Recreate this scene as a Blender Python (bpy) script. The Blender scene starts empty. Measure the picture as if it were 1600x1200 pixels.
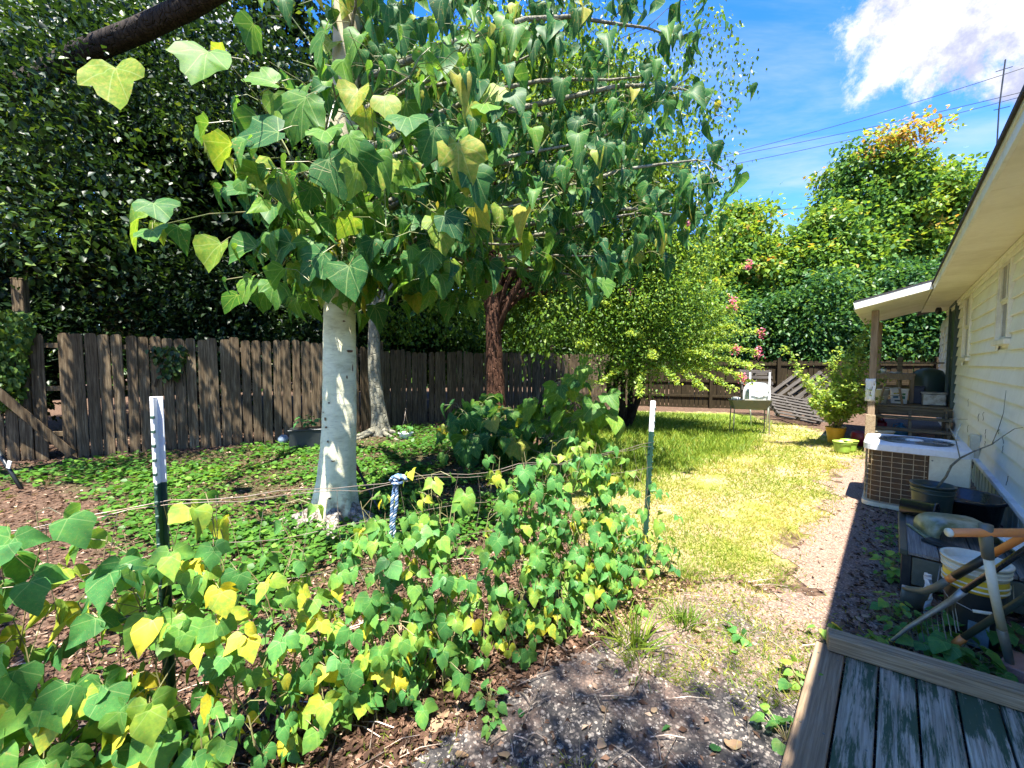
import bpy, math, random
import numpy as np
from mathutils import Vector, Matrix
R = math.radians
sc = bpy.context.scene
col = sc.collection

# ------------------------------------------------------------------ camera, sky, sun, exposure
CAMZ = 1.65; F = 620.0; PITCH = math.atan(32/620)
camd = bpy.data.cameras.new('camera'); cam = bpy.data.objects.new('camera', camd); col.objects.link(cam)
camd.sensor_width = 36; camd.lens = 36*F/1600; camd.clip_end = 2000; camd.clip_start = 0.05
cam.location = (0, 0, CAMZ); cam.rotation_euler = (math.pi/2-PITCH, 0, 0)
sc.camera = cam
SUNV = Vector((-0.05, -0.37, 1.0)).normalized()
SKY_STRENGTH = 0.15; SUN_STRENGTH = 2.95; EXPOSURE = 2.85
sun = bpy.data.lights.new('sun', 'SUN'); sun.energy = SUN_STRENGTH; sun.angle = R(0.55); sun.color = (1.0, 0.95, 0.86)
suno = bpy.data.objects.new('sun', sun); col.objects.link(suno)
suno.rotation_euler = SUNV.to_track_quat('Z', 'Y').to_euler()
sc.view_settings.view_transform = 'Standard'; sc.view_settings.look = 'None'
sc.view_settings.exposure = EXPOSURE; sc.view_settings.gamma = 1; sc.view_settings.use_curve_mapping = False
sc.cycles.max_bounces = 8; sc.cycles.diffuse_bounces = 4; sc.cycles.transmission_bounces = 6; sc.cycles.transparent_max_bounces = 8

def NN(nt, t, **k):
    n = nt.nodes.new(t)
    for a, b in k.items(): setattr(n, a, b)
    return n
def world():
    w = bpy.data.worlds.new('World'); sc.world = w; w.use_nodes = True
    nt = w.node_tree; nt.nodes.clear(); L = nt.links.new
    out = NN(nt, 'ShaderNodeOutputWorld'); bg = NN(nt, 'ShaderNodeBackground'); bg.inputs[1].default_value = SKY_STRENGTH
    sky = NN(nt, 'ShaderNodeTexSky', sky_type='NISHITA', sun_disc=False)
    sky.sun_elevation = math.asin(SUNV.z); sky.sun_rotation = math.atan2(SUNV.x, SUNV.y)
    sky.air_density = 1.0; sky.dust_density = 0.1; sky.ozone_density = 3.2
    hs = NN(nt, 'ShaderNodeHueSaturation'); hs.inputs['Saturation'].default_value = 1.36; hs.inputs['Hue'].default_value = 0.515; hs.inputs['Value'].default_value = 0.47
    L(sky.outputs[0], hs.inputs['Color'])
    tc = NN(nt, 'ShaderNodeTexCoord')
    # clouds: a layer overhead, mapped on a flat plane (x/z, y/z)
    sep = NN(nt, 'ShaderNodeSeparateXYZ'); L(tc.outputs['Generated'], sep.inputs[0])
    zz = NN(nt, 'ShaderNodeMath', operation='MAXIMUM'); L(sep.outputs[2], zz.inputs[0]); zz.inputs[1].default_value = 0.03
    dx = NN(nt, 'ShaderNodeMath', operation='DIVIDE'); L(sep.outputs[0], dx.inputs[0]); L(zz.outputs[0], dx.inputs[1])
    dy = NN(nt, 'ShaderNodeMath', operation='DIVIDE'); L(sep.outputs[1], dy.inputs[0]); L(zz.outputs[0], dy.inputs[1])
    cb = NN(nt, 'ShaderNodeCombineXYZ'); L(dx.outputs[0], cb.inputs[0]); L(dy.outputs[0], cb.inputs[1])
    def noise(scale, detail, rough, vec, loc=(0, 0, 0), sc_=(1, 1, 1), rot=(0, 0, 0), dist=0):
        mp = NN(nt, 'ShaderNodeMapping'); mp.inputs['Location'].default_value = loc; mp.inputs['Scale'].default_value = sc_; mp.inputs['Rotation'].default_value = rot
        L(vec, mp.inputs[0]); n = NN(nt, 'ShaderNodeTexNoise'); n.inputs['Scale'].default_value = scale; n.inputs['Detail'].default_value = detail
        n.inputs['Roughness'].default_value = rough; n.inputs['Distortion'].default_value = dist; L(mp.outputs[0], n.inputs['Vector']); return n.outputs[0]
    def mr(v, a, b, c=0, d=1):
        m = NN(nt, 'ShaderNodeMapRange', interpolation_type='SMOOTHSTEP'); L(v, m.inputs[0])
        for i, q in enumerate((a, b, c, d)): m.inputs[i+1].default_value = q
        return m.outputs[0]
    def M(op, a, b):
        m = NN(nt, 'ShaderNodeMath', operation=op)
        for i, q in enumerate((a, b)):
            if isinstance(q, (int, float)): m.inputs[i].default_value = q
            else: L(q, m.inputs[i])
        return m.outputs[0]
    d3 = tc.outputs['Generated']
    # heaps of cumulus, each where a big slow noise or the bank to the right is high
    def bank(v, r0, r1):
        vm = NN(nt, 'ShaderNodeVectorMath', operation='DISTANCE'); L(d3, vm.inputs[0]); q = Vector(v).normalized(); vm.inputs[1].default_value = q[:]
        return mr(vm.outputs['Value'], r1, r0, 0, 1)
    b1 = bank((1.22, 1.0, 0.97), 0.02, 0.33)
    b2 = bank((1.27, 1.0, 0.74), 0.02, 0.16)
    b3 = bank((-1.0, 0.8, 0.8), 0.05, 0.5)
    b4 = bank((-0.3, -1.0, 0.9), 0.05, 0.6)
    bk = M('MAXIMUM', M('MAXIMUM', b1, b2), M('MAXIMUM', b3, b4))
    nz = noise(7.5, 11, 0.68, d3, loc=(3.1, 0.4, 1.7), dist=0.25)
    cum = mr(M('ADD', M('MULTIPLY', bk, 0.42), nz), 0.70, 0.86)
    shade = mr(noise(9.0, 9, 0.7, d3, loc=(3.1, 0.45, 1.8)), 0.38, 0.62)
    cir = M('MULTIPLY', mr(noise(0.85, 7, 0.62, cb.outputs[0], loc=(2.3, 0.6, 0), sc_=(0.55, 1.5, 1), rot=(0, 0, 0.5), dist=0.5), 0.47, 0.78), 0.62)
    white = NN(nt, 'ShaderNodeMix', data_type='RGBA'); white.inputs[6].default_value = (0.62, 0.66, 0.90, 1); white.inputs[7].default_value = (1.3, 1.3, 1.32, 1); L(shade, white.inputs[0])
    m1 = NN(nt, 'ShaderNodeMix', data_type='RGBA'); L(cir, m1.inputs[0]); L(hs.outputs[0], m1.inputs[6]); m1.inputs[7].default_value = (0.85, 0.97, 1.2, 1)
    m2 = NN(nt, 'ShaderNodeMix', data_type='RGBA'); L(cum, m2.inputs[0]); L(m1.outputs[2], m2.inputs[6]); L(white.outputs[2], m2.inputs[7])
    L(m2.outputs[2], bg.inputs[0]); L(bg.outputs[0], out.inputs[0])
world()

# ------------------------------------------------------------------ coordinates
TH = math.atan2(597/620, math.cos(PITCH)+32/620*math.sin(PITCH))     # heading of the house wall, from +Y towards +X
U = Vector((math.sin(TH), math.cos(TH), 0)); NV = Vector((math.cos(TH), -math.sin(TH), 0))
RZ = math.pi/2-TH                                                # local X runs along the wall, local Y away from it
def H(s, D, z=0.0): return U*s+NV*D+Vector((0, 0, z))
def at(px, py, t=None, z=None):
    a = (px-800)/F; b = (600-py)/F
    d = Vector((a, math.cos(PITCH)+b*math.sin(PITCH), b*math.cos(PITCH)-math.sin(PITCH)))
    k = t/d.y if t is not None else (z-CAMZ)/d.z
    return Vector((0, 0, CAMZ))+d*k
def G(px, py): return at(px, py, z=0.0)

# ------------------------------------------------------------------ materials
MATS = {}
def newmat(name):
    m = bpy.data.materials.new(name); m.use_nodes = True; nt = m.node_tree; nt.nodes.clear()
    out = NN(nt, 'ShaderNodeOutputMaterial'); return m, nt, out
def rgb(c): return (c[0], c[1], c[2], 1)
def ramp(nt, fac, stops, interp='LINEAR'):
    r = NN(nt, 'ShaderNodeValToRGB'); r.color_ramp.interpolation = interp
    while len(r.color_ramp.elements) < len(stops): r.color_ramp.elements.new(0.5)
    for e, (p, c) in zip(r.color_ramp.elements, stops): e.position = p; e.color = rgb(c) if len(c) == 3 else c
    nt.links.new(fac, r.inputs[0]); return r.outputs[0]
def objvec(nt, scale=(1, 1, 1), rnd=True):
    tc = NN(nt, 'ShaderNodeTexCoord'); v = tc.outputs['Object']
    if rnd:
        oi = NN(nt, 'ShaderNodeObjectInfo'); m = NN(nt, 'ShaderNodeMath', operation='MULTIPLY'); nt.links.new(oi.outputs['Random'], m.inputs[0]); m.inputs[1].default_value = 57.0
        a = NN(nt, 'ShaderNodeVectorMath', operation='ADD'); nt.links.new(v, a.inputs[0]); nt.links.new(m.outputs[0], a.inputs[1]); v = a.outputs[0]
    mp = NN(nt, 'ShaderNodeMapping'); mp.inputs['Scale'].default_value = scale; nt.links.new(v, mp.inputs[0]); return mp.outputs[0]
def tex(nt, vec, scale, detail=6, rough=0.6, dist=0.0):
    n = NN(nt, 'ShaderNodeTexNoise'); n.inputs['Scale'].default_value = scale; n.inputs['Detail'].default_value = detail
    n.inputs['Roughness'].default_value = rough; n.inputs['Distortion'].default_value = dist; nt.links.new(vec, n.inputs['Vector']); return n.outputs[0]
def bump(nt, h, strength, dist=0.01):
    b = NN(nt, 'ShaderNodeBump'); b.inputs['Strength'].default_value = strength; b.inputs['Distance'].default_value = dist; nt.links.new(h, b.inputs['Height']); return b.outputs[0]
def mixc(nt, f, a, b, mode='MIX'):
    m = NN(nt, 'ShaderNodeMix', data_type='RGBA', blend_type=mode)
    for s, q in ((0, f), (6, a), (7, b)):
        if isinstance(q, (int, float)): m.inputs[s].default_value = q
        elif isinstance(q, (tuple, list)): m.inputs[s].default_value = rgb(q)
        else: nt.links.new(q, m.inputs[s])
    return m.outputs[2]
def mrange(nt, v, a, b, c=0.0, d=1.0):
    m = NN(nt, 'ShaderNodeMapRange'); nt.links.new(v, m.inputs[0])
    for i, q in enumerate((a, b, c, d)): m.inputs[i+1].default_value = q
    return m.outputs[0]
def prin(nt, out, color, rough=0.6, normal=None, metal=0.0, spec=0.5, **k):
    p = NN(nt, 'ShaderNodeBsdfPrincipled')
    if isinstance(color, (tuple, list)): p.inputs['Base Color'].default_value = rgb(color)
    else: nt.links.new(color, p.inputs['Base Color'])
    if isinstance(rough, (int, float)): p.inputs['Roughness'].default_value = rough
    else: nt.links.new(rough, p.inputs['Roughness'])
    p.inputs['Metallic'].default_value = metal; p.inputs['Specular IOR Level'].default_value = spec
    for a, b in k.items(): p.inputs[a].default_value = b
    if normal is not None: nt.links.new(normal, p.inputs['Normal'])
    nt.links.new(p.outputs[0], out.inputs[0]); return p

def worn(name, c, c2, rough=0.5, scale=6, metal=0.0, lo=0.45, hi=0.7, bmp=0.1, spec=0.5):
    """painted, plastic or metal surface with dirt of its own"""
    m, nt, out = newmat(name); v = objvec(nt); n = tex(nt, v, scale, 7, 0.65); f = mrange(nt, n, lo, hi)
    c_ = mixc(nt, f, c, c2); fine = tex(nt, v, scale*9, 3, 0.6)
    c_ = mixc(nt, mrange(nt, fine, 0.3, 0.7, 0.0, 0.22), c_, c2)
    prin(nt, out, c_, mrange(nt, n, 0.3, 0.7, rough*0.8, min(1, rough*1.2)), bump(nt, fine, bmp, 0.004), metal, spec); return m
def wood(name, dark, mid, light, axis=2, scale=1.0, green=None, gthr=(0.5, 0.6)):
    """weathered board, grain along one local axis"""
    m, nt, out = newmat(name); s = [14*scale]*3; s[axis] = 0.9*scale
    v = objvec(nt, s); g = tex(nt, v, 2.2, 8, 0.7, 0.3)
    s2 = [70*scale]*3; s2[axis] = 2.2*scale
    g2 = tex(nt, objvec(nt, s2), 1.6, 4, 0.6, 0.1)
    c = ramp(nt, g, [(0.25, dark), (0.47, mid), (0.75, light)])
    c = mixc(nt, mrange(nt, g2, 0.35, 0.62, 0.65, 0.0), c, tuple(q*0.35 for q in dark))
    big = tex(nt, objvec(nt), 3.0, 4, 0.6); c = mixc(nt, mrange(nt, big, 0.35, 0.7, 0.35, 0.0), c, dark)
    kn = NN(nt, 'ShaderNodeTexVoronoi'); ks = [7.0]*3; ks[axis] = 2.0; nt.links.new(objvec(nt, ks), kn.inputs['Vector']); kn.inputs['Scale'].default_value = 0.8
    c = mixc(nt, mrange(nt, kn.outputs['Distance'], 0.06, 0.16, 0.75, 0.0), c, tuple(q*0.3 for q in dark))
    oi = NN(nt, 'ShaderNodeObjectInfo'); c = mixc(nt, mrange(nt, oi.outputs['Random'], 0, 1, 0.0, 0.4), c, dark)
    if green:
        s3 = [16.0]*3; s3[axis] = 1.3; pn = tex(nt, objvec(nt, s3), 2.0, 9, 0.75, 0.2)
        bg = tex(nt, objvec(nt), 2.3, 3, 0.5)
        ad = NN(nt, 'ShaderNodeMath', operation='ADD'); nt.links.new(pn, ad.inputs[0]); nt.links.new(mrange(nt, bg, 0.3, 0.7, -0.12, 0.12), ad.inputs[1])
        c = mixc(nt, mrange(nt, ad.outputs[0], gthr[0], gthr[1]), green, c)
    h = NN(nt, 'ShaderNodeMath', operation='ADD'); nt.links.new(g, h.inputs[0]); nt.links.new(g2, h.inputs[1])
    prin(nt, out, c, 0.85, bump(nt, h.outputs[0], 0.55, 0.006), 0, 0.2); return m
def bark(name, c1, c2, c3, scale=8, zs=0.35, strength=0.8, patches=None, crk=1.0):
    m, nt, out = newmat(name); v = objvec(nt, (1, 1, zs)); n = tex(nt, v, scale, 9, 0.7, 0.4)
    c = ramp(nt, n, [(0.28, c1), (0.5, c2), (0.72, c3)])
    vo = NN(nt, 'ShaderNodeTexVoronoi', feature='DISTANCE_TO_EDGE'); vo.inputs['Scale'].default_value = scale*1.6; nt.links.new(v, vo.inputs['Vector'])
    crack = mrange(nt, vo.outputs['Distance'], 0.0, 0.12, 0, 1)
    if patches:
        p = tex(nt, objvec(nt, (1, 1, 0.5)), 3.0, 5, 0.6); c = mixc(nt, mrange(nt, p, 0.55, 0.68), c, patches)
    h = NN(nt, 'ShaderNodeMath', operation='ADD'); nt.links.new(n, h.inputs[0]); nt.links.new(mrange(nt, crack, 0, 1, 0, crk), h.inputs[1])
    prin(nt, out, mixc(nt, mrange(nt, crack, 0, 1, 0.35*crk, 0.0), c, c1), 0.9, bump(nt, h.outputs[0], strength, 0.02), 0, 0.15); return m
def leafmat(name, stops, trans=0.38, rough=0.42, vein=None, tboost=1.7, spec=0.22, tyel=1.15):
    m, nt, out = newmat(name); L = nt.links.new
    at_ = NN(nt, 'ShaderNodeAttribute', attribute_name='tint'); geo = NN(nt, 'ShaderNodeNewGeometry')
    tn_ = tex(nt, geo.outputs['Position'], 32 if vein else 6, 4, 0.65); ta = NN(nt, 'ShaderNodeMath', operation='ADD'); L(at_.outputs['Fac'], ta.inputs[0]); L(mrange(nt, tn_, 0.3, 0.7, -0.13, 0.13), ta.inputs[1])
    c = ramp(nt, ta.outputs[0], stops)
    v = objvec(nt, rnd=False); n = tex(nt, v, 9, 4, 0.6); c = mixc(nt, mrange(nt, n, 0.3, 0.7, 0.0, 0.3), c, tuple(q*0.5 for q in stops[0][1]))
    if vein:
        uv = NN(nt, 'ShaderNodeUVMap', uv_map='UVMap'); sp = NN(nt, 'ShaderNodeSeparateXYZ'); L(uv.outputs[0], sp.inputs[0])
        x, y = sp.outputs[0], sp.outputs[1]
        def mm(op, a, b=0.0):
            q = NN(nt, 'ShaderNodeMath', operation=op)
            for i, w in enumerate((a, b)):
                if isinstance(w, (int, float)): q.inputs[i].default_value = w
                else: L(w, q.inputs[i])
            return q.outputs[0]
        ax = mm('ABSOLUTE', x)
        ds = None
        for ang in vein:
            d = mm('ABSOLUTE', mm('SUBTRACT', mm('MULTIPLY', ax, math.cos(ang)), mm('MULTIPLY', y, math.sin(ang))))
            ds = d if ds is None else mm('MINIMUM', ds, d)
        # side veins slanting off the midrib
        sv = mm('ABSOLUTE', mm('SUBTRACT', mm('FRACT', mm('MULTIPLY', mm('SUBTRACT', y, mm('MULTIPLY', ax, 0.75)), 6.5)), 0.5))
        f = mm('MAXIMUM', mrange(nt, ds, 0.004, 0.016, 0.9, 0), mrange(nt, sv, 0.015, 0.05, 0.22, 0.0))
        lt = mixc(nt, 0.42, c, (0.42, 0.52, 0.20)); c0 = c; c = mixc(nt, f, c, lt)
        sp_n = tex(nt, objvec(nt, rnd=True), 38, 3, 0.6); c = mixc(nt, mrange(nt, sp_n, 0.62, 0.68, 0, 0.7), c, (0.34, 0.22, 0.07))
        nrm = bump(nt, f, -0.35, 0.004)
    p = NN(nt, 'ShaderNodeBsdfPrincipled'); L(c, p.inputs['Base Color']); p.inputs['Roughness'].default_value = rough; p.inputs['Specular IOR Level'].default_value = spec
    if vein: L(nrm, p.inputs['Normal'])
    tr = NN(nt, 'ShaderNodeBsdfTranslucent'); tcol = mixc(nt, 1.0, c, (tboost*tyel, tboost, tboost*0.45), 'MULTIPLY'); L(tcol, tr.inputs[0])
    mx = NN(nt, 'ShaderNodeMixShader'); mx.inputs[0].default_value = trans; L(p.outputs[0], mx.inputs[1]); L(tr.outputs[0], mx.inputs[2]); L(mx.outputs[0], out.inputs[0])
    return m

# ------------------------------------------------------------------ mesh building
class MB:
    def __init__(s): s.v = []; s.f = []
    def add(s, vs, fs):
        o = len(s.v); s.v += [tuple(q) for q in vs]; s.f += [tuple(i+o for i in f) for f in fs]; return s
    def box(s, c, d, ch=None, rot=None):
        """chamfered box, centre c, full size d"""
        h = [q/2 for q in d]; ch = min(0.004 if ch is None else ch, min(h)*0.45)
        if ch <= 0:
            vs = [Vector((sx*h[0], sy*h[1], sz*h[2])) for sx in (-1, 1) for sy in (-1, 1) for sz in (-1, 1)]
            fs = [(0, 1, 3, 2), (4, 6, 7, 5), (0, 4, 5, 1), (2, 3, 7, 6), (0, 2, 6, 4), (1, 5, 7, 3)]
        else:
            idx = {}; vs = []
            for sx in (-1, 1):
                for sy in (-1, 1):
                    for sz in (-1, 1):
                        S = (sx, sy, sz)
                        for k in range(3):
                            idx[(S, k)] = len(vs); vs.append(Vector([S[j]*(h[j] if j == k else h[j]-ch) for j in range(3)]))
            fs = []
            for k in range(3):
                a, b = [j for j in range(3) if j != k]
                for sg in (-1, 1):
                    q = []
                    for (p, r) in ((-1, -1), (1, -1), (1, 1), (-1, 1)):
                        S = [0, 0, 0]; S[k] = sg; S[a] = p; S[b] = r; q.append(idx[(tuple(S), k)])
                    flip = (sg > 0) == (k == 1); fs.append(tuple(reversed(q)) if flip else tuple(q))
                for p in (-1, 1):
                    for r in (-1, 1):          # edge along k between faces a (p) and b (r)
                        S1 = [0, 0, 0]; S1[a] = p; S1[b] = r; S1[k] = -1; S2 = list(S1); S2[k] = 1
                        q = [idx[(tuple(S1), a)], idx[(tuple(S2), a)], idx[(tuple(S2), b)], idx[(tuple(S1), b)]]; fs.append(tuple(q))
            for sx in (-1, 1):
                for sy in (-1, 1):
                    for sz in (-1, 1): fs.append(tuple(idx[((sx, sy, sz), k)] for k in range(3)))
        if rot is not None: vs = [rot @ q for q in vs]
        c = Vector(c); return s.add([q+c for q in vs], fs)
    def bar(s, a, b, w, t, up=(0, 0, 1), ch=None):
        """box from a to b, w wide and t thick"""
        a = Vector(a); b = Vector(b); d = b-a; x = d.normalized(); y = Vector(up).cross(x)
        if y.length < 1e-4: y = Vector((1, 0, 0)).cross(x)
        y.normalize(); z = x.cross(y); m = Matrix((x, y, z)).transposed()
        return s.box((a+b)/2, (d.length, w, t), ch, m)
    def tube(s, pts, r, n=8, cap=True):
        pts = [Vector(p) for p in pts]; k = len(pts); rs = r if isinstance(r, (list, tuple)) else [r]*k
        vs = []; ref = Vector((0.31, 0.22, 0.92)); prev = None
        for i, p in enumerate(pts):
            t = (pts[min(i+1, k-1)]-pts[max(i-1, 0)])
            if t.length < 1e-9: t = Vector((0, 0, 1))
            t.normalize()
            a = (ref-t*ref.dot(t)) if prev is None else (prev-t*prev.dot(t))
            if a.length < 1e-4: a = t.orthogonal()
            a.normalize(); prev = a; b = t.cross(a)
            for j in range(n):
                g = 2*math.pi*j/n; vs.append(p+(a*math.cos(g)+b*math.sin(g))*rs[i])
        fs = [(i*n+j, i*n+(j+1) % n, (i+1)*n+(j+1) % n, (i+1)*n+j) for i in range(k-1) for j in range(n)]
        if cap: fs += [tuple(range(n-1, -1, -1)), tuple(range((k-1)*n, k*n))]
        return s.add(vs, fs)
    def lathe(s, prof, c=(0, 0, 0), n=24, sx=1, sy=1, rot=None):
        vs = []; c = Vector(c)
        for (r, z) in prof:
            for j in range(n):
                g = 2*math.pi*j/n; q = Vector((r*math.cos(g)*sx, r*math.sin(g)*sy, z)); vs.append((rot @ q if rot is not None else q)+c)
        fs = [(i*n+j, i*n+(j+1) % n, (i+1)*n+(j+1) % n, (i+1)*n+j) for i in range(len(prof)-1) for j in range(n)]
        if prof[0][0] > 1e-6: fs.append(tuple(range(n-1, -1, -1)))
        return s.add(vs, fs)
    def prism(s, poly, h, mat):
        """polygon (x, y) extruded by h along local z, placed by matrix mat"""
        n = len(poly); vs = [mat @ Vector((p[0], p[1], 0)) for p in poly]+[mat @ Vector((p[0], p[1], h)) for p in poly]
        fs = [tuple(range(n-1, -1, -1)), tuple(range(n, 2*n))]+[(i, (i+1) % n, n+(i+1) % n, n+i) for i in range(n)]
        return s.add(vs, fs)
    def mesh(s, name, m, smooth=False):
        me = bpy.data.meshes.new(name); me.from_pydata(s.v, [], s.f); me.materials.append(m)
        if smooth: me.shade_smooth()
        me.update(); return me
    def obj(s, name, m, parent=None, smooth=False, loc=None, label=None, kind=None):
        return link(s.mesh(name, m, smooth), name, parent, loc, label, kind)
def link(me, name, parent=None, loc=None, label=None, kind=None):
    o = bpy.data.objects.new(name, me); col.objects.link(o)
    if parent is not None: o.parent = parent
    if loc is not None: o.location = loc
    if label: o['label'] = label
    if kind: o['kind'] = kind
    return o
def thing(name, label, cat, loc=(0, 0, 0), rz=0, group=None):
    o = bpy.data.objects.new(name, None); col.objects.link(o); o.location = loc; o.rotation_euler = (0, 0, rz)
    o['label'] = label; o['category'] = cat; o.empty_display_size = 0.1
    if group: o['group'] = group
    return o
def tag(o, label, cat, group=None):
    o['label'] = label; o['category'] = cat
    if group: o['group'] = group
    return o
def flat(me, mat): me.materials.append(mat); return me

# ---- leaf templates: (verts, tris, uv)
def tpl(right, cx=0.0, cy=0.3, droop=0.3, fold=0.15, wave=0.0, seed=0):
    rr = random.Random(seed)
    left = [(-x, y) for (x, y) in reversed(right) if abs(x) > 1e-6]
    pts = right+left; k = len(pts); vs = [(cx, cy)]+pts
    vs = [(x+rr.gauss(0, .022), y+rr.gauss(0, .022)) if i > 1 else (x, y) for i, (x, y) in enumerate(vs)]
    v3 = [(x, y, -droop*y*y+fold*abs(x)+(rr.uniform(-wave, wave) if i else 0)) for i, (x, y) in enumerate(vs)]
    fs = [(0, 1+i, 1+(i+1) % k) for i in range(k)]
    return np.array(v3), np.array(fs), np.array(vs)
PALM3 = [(0, 0), (0.16, -0.15), (0.38, -0.14), (0.56, 0.02), (0.66, 0.24), (0.70, 0.46), (0.70, 0.60), (0.54, 0.60), (0.44, 0.66), (0.32, 0.86), (0.14, 1.02), (0, 1.16)]
PALM2 = [(0, 0), (0.18, -0.14), (0.42, -0.10), (0.56, 0.12), (0.60, 0.38), (0.50, 0.56), (0.36, 0.72), (0.18, 0.95), (0, 1.12)]
BEAN = [(0, 0), (0.16, -0.07), (0.36, -0.02), (0.48, 0.18), (0.47, 0.40), (0.34, 0.62), (0.15, 0.84), (0, 1.02)]
OVATE = [(0, 0), (0.24, 0.18), (0.30, 0.42), (0.16, 0.75), (0, 1.0)]
ROUND = [(0, 0), (0.42, 0.02), (0.55, 0.42), (0.30, 0.86), (0, 0.92)]
def two(fold=0.25, w=0.3):
    v = np.array([(0, 0, 0), (w, .42, fold*w), (0, 1, -.12), (-w, .42, fold*w)]); return v, np.array([(0, 1, 2), (0, 2, 3)]), v[:, :2].copy()
def four(w=0.3, fold=0.3, droop=0.25):
    v = np.array([(0, 0, 0), (w, .33, fold*w), (w*.75, .66, fold*w*.7-droop*.4), (0, 1, -droop), (-w*.75, .66, fold*w*.7-droop*.4), (-w, .33, fold*w)])
    return v, np.array([(0, 1, 2), (0, 2, 3), (0, 3, 4), (0, 4, 5)]), v[:, :2].copy()
def norm(a): return a/np.maximum(np.linalg.norm(a, axis=1, keepdims=True), 1e-9)
def big_mesh(name, P, Dr, Nr, S, T, template, mat, uv=False, smooth=False):
    """one mesh of many leaves: base points P, tip directions Dr, normals Nr, sizes S, tints T"""
    v, f, uvs = template; n = len(P); k = len(v)
    Y = norm(Dr); N = norm(Nr-Y*np.sum(Nr*Y, axis=1, keepdims=True)); X = np.cross(Y, N)
    V = P[:, None, :]+S[:, None, None]*(v[None, :, 0, None]*X[:, None, :]+v[None, :, 1, None]*Y[:, None, :]+v[None, :, 2, None]*N[:, None, :])
    Fc = (f[None]+(np.arange(n)*k)[:, None, None]).reshape(-1, 3)
    me = bpy.data.meshes.new(name); nf = len(Fc)
    me.vertices.add(n*k); me.vertices.foreach_set('co', V.reshape(-1).astype(np.float32))
    me.loops.add(nf*3); me.loops.foreach_set('vertex_index', Fc.reshape(-1).astype(np.int32))
    me.polygons.add(nf); me.polygons.foreach_set('loop_start', np.arange(0, nf*3, 3, dtype=np.int32)); me.polygons.foreach_set('loop_total', np.full(nf, 3, dtype=np.int32))
    at_ = me.attributes.new('tint', 'FLOAT', 'POINT'); at_.data.foreach_set('value', np.repeat(T, k).astype(np.float32))
    if uv:
        ul = me.uv_layers.new(name='UVMap'); ul.data.foreach_set('uv', np.tile(uvs[f.reshape(-1)].reshape(-1), n).astype(np.float32))
    me.update(calc_edges=True)
    if smooth: me.shade_smooth()
    me.materials.append(mat); return me
def inpoly(x, y, poly):
    c = np.zeros(len(x), bool); n = len(poly); j = n-1
    for i in range(n):
        xi, yi = poly[i][0], poly[i][1]; xj, yj = poly[j][0], poly[j][1]
        c ^= ((yi > y) != (yj > y)) & (x < (xj-xi)*(y-yi)/((yj-yi) or 1e-9)+xi); j = i
    return c
rng = np.random.default_rng(7)

# ------------------------------------------------------------------ shared materials
M_PICKET = wood('picket_wood', (0.035, 0.022, 0.012), (0.15, 0.108, 0.06), (0.42, 0.33, 0.21))
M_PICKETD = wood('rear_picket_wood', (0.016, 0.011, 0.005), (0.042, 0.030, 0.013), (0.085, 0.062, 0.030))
M_RAW = wood('raw_board_wood', (0.22, 0.15, 0.09), (0.42, 0.32, 0.20), (0.58, 0.48, 0.34), axis=0)
M_DECK = wood('green_painted_plank', (0.20, 0.17, 0.12), (0.55, 0.50, 0.40), (0.80, 0.75, 0.63), axis=0, green=(0.055, 0.088, 0.052), gthr=(0.44, 0.52))
M_DECKT = wood('bare_edge_plank', (0.20, 0.13, 0.08), (0.40, 0.29, 0.18), (0.52, 0.41, 0.28), axis=0)
M_GREYWOOD = wood('grey_pallet_wood', (0.04, 0.034, 0.028), (0.10, 0.09, 0.08), (0.20, 0.185, 0.165), axis=0)
M_STEP = wood('worn_step_wood', (0.10, 0.08, 0.055), (0.26, 0.21, 0.14), (0.42, 0.35, 0.25), axis=1)
M_POSTW = wood('porch_post_wood', (0.20, 0.14, 0.09), (0.42, 0.31, 0.21), (0.56, 0.44, 0.31), axis=2)
M_SIDING = worn('cream_siding_paint', (0.85, 0.85, 0.78), (0.64, 0.62, 0.53), 0.6, 1.3, lo=0.5, hi=0.85)
M_TRIM = worn('cream_trim_paint', (0.85, 0.82, 0.68), (0.45, 0.40, 0.27), 0.5, 3, lo=0.52, hi=0.85)
M_SOFFIT = worn('soffit_board_paint', (0.86, 0.81, 0.65), (0.62, 0.56, 0.40), 0.7, 2, lo=0.45, hi=0.8)
M_LEDGE = worn('pale_ledge_paint', (0.74, 0.78, 0.80), (0.42, 0.44, 0.42), 0.45, 4, lo=0.5, hi=0.8)
M_SKIRT = worn('pale_green_skirting', (0.58, 0.63, 0.52), (0.34, 0.36, 0.28), 0.55, 3)
M_SHINGLE = worn('dark_shingle', (0.03, 0.028, 0.028), (0.07, 0.06, 0.055), 0.9, 12, bmp=0.6)
M_GLASS = worn('window_glass', (0.07, 0.08, 0.075), (0.12, 0.13, 0.11), 0.12, 2)
M_DOOR = worn('dark_green_door', (0.025, 0.055, 0.05), (0.04, 0.07, 0.06), 0.45, 4)
M_BLACK = worn('black_plastic', (0.012, 0.016, 0.018), (0.05, 0.055, 0.05), 0.42, 5, lo=0.55, hi=0.85)
M_BLACKG = worn('glossy_black_plastic', (0.010, 0.013, 0.016), (0.06, 0.06, 0.055), 0.22, 6, lo=0.6, hi=0.9)
M_DGREEN = worn('dark_green_metal', (0.016, 0.06, 0.042), (0.05, 0.10, 0.07), 0.4, 9, lo=0.55, hi=0.75)
M_WHITE = worn('white_paint', (0.82, 0.82, 0.80), (0.50, 0.48, 0.42), 0.45, 12, lo=0.66, hi=0.78)
M_GALV = worn('grey_steel', (0.36, 0.37, 0.36), (0.16, 0.14, 0.11), 0.42, 9, metal=0.6)
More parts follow.
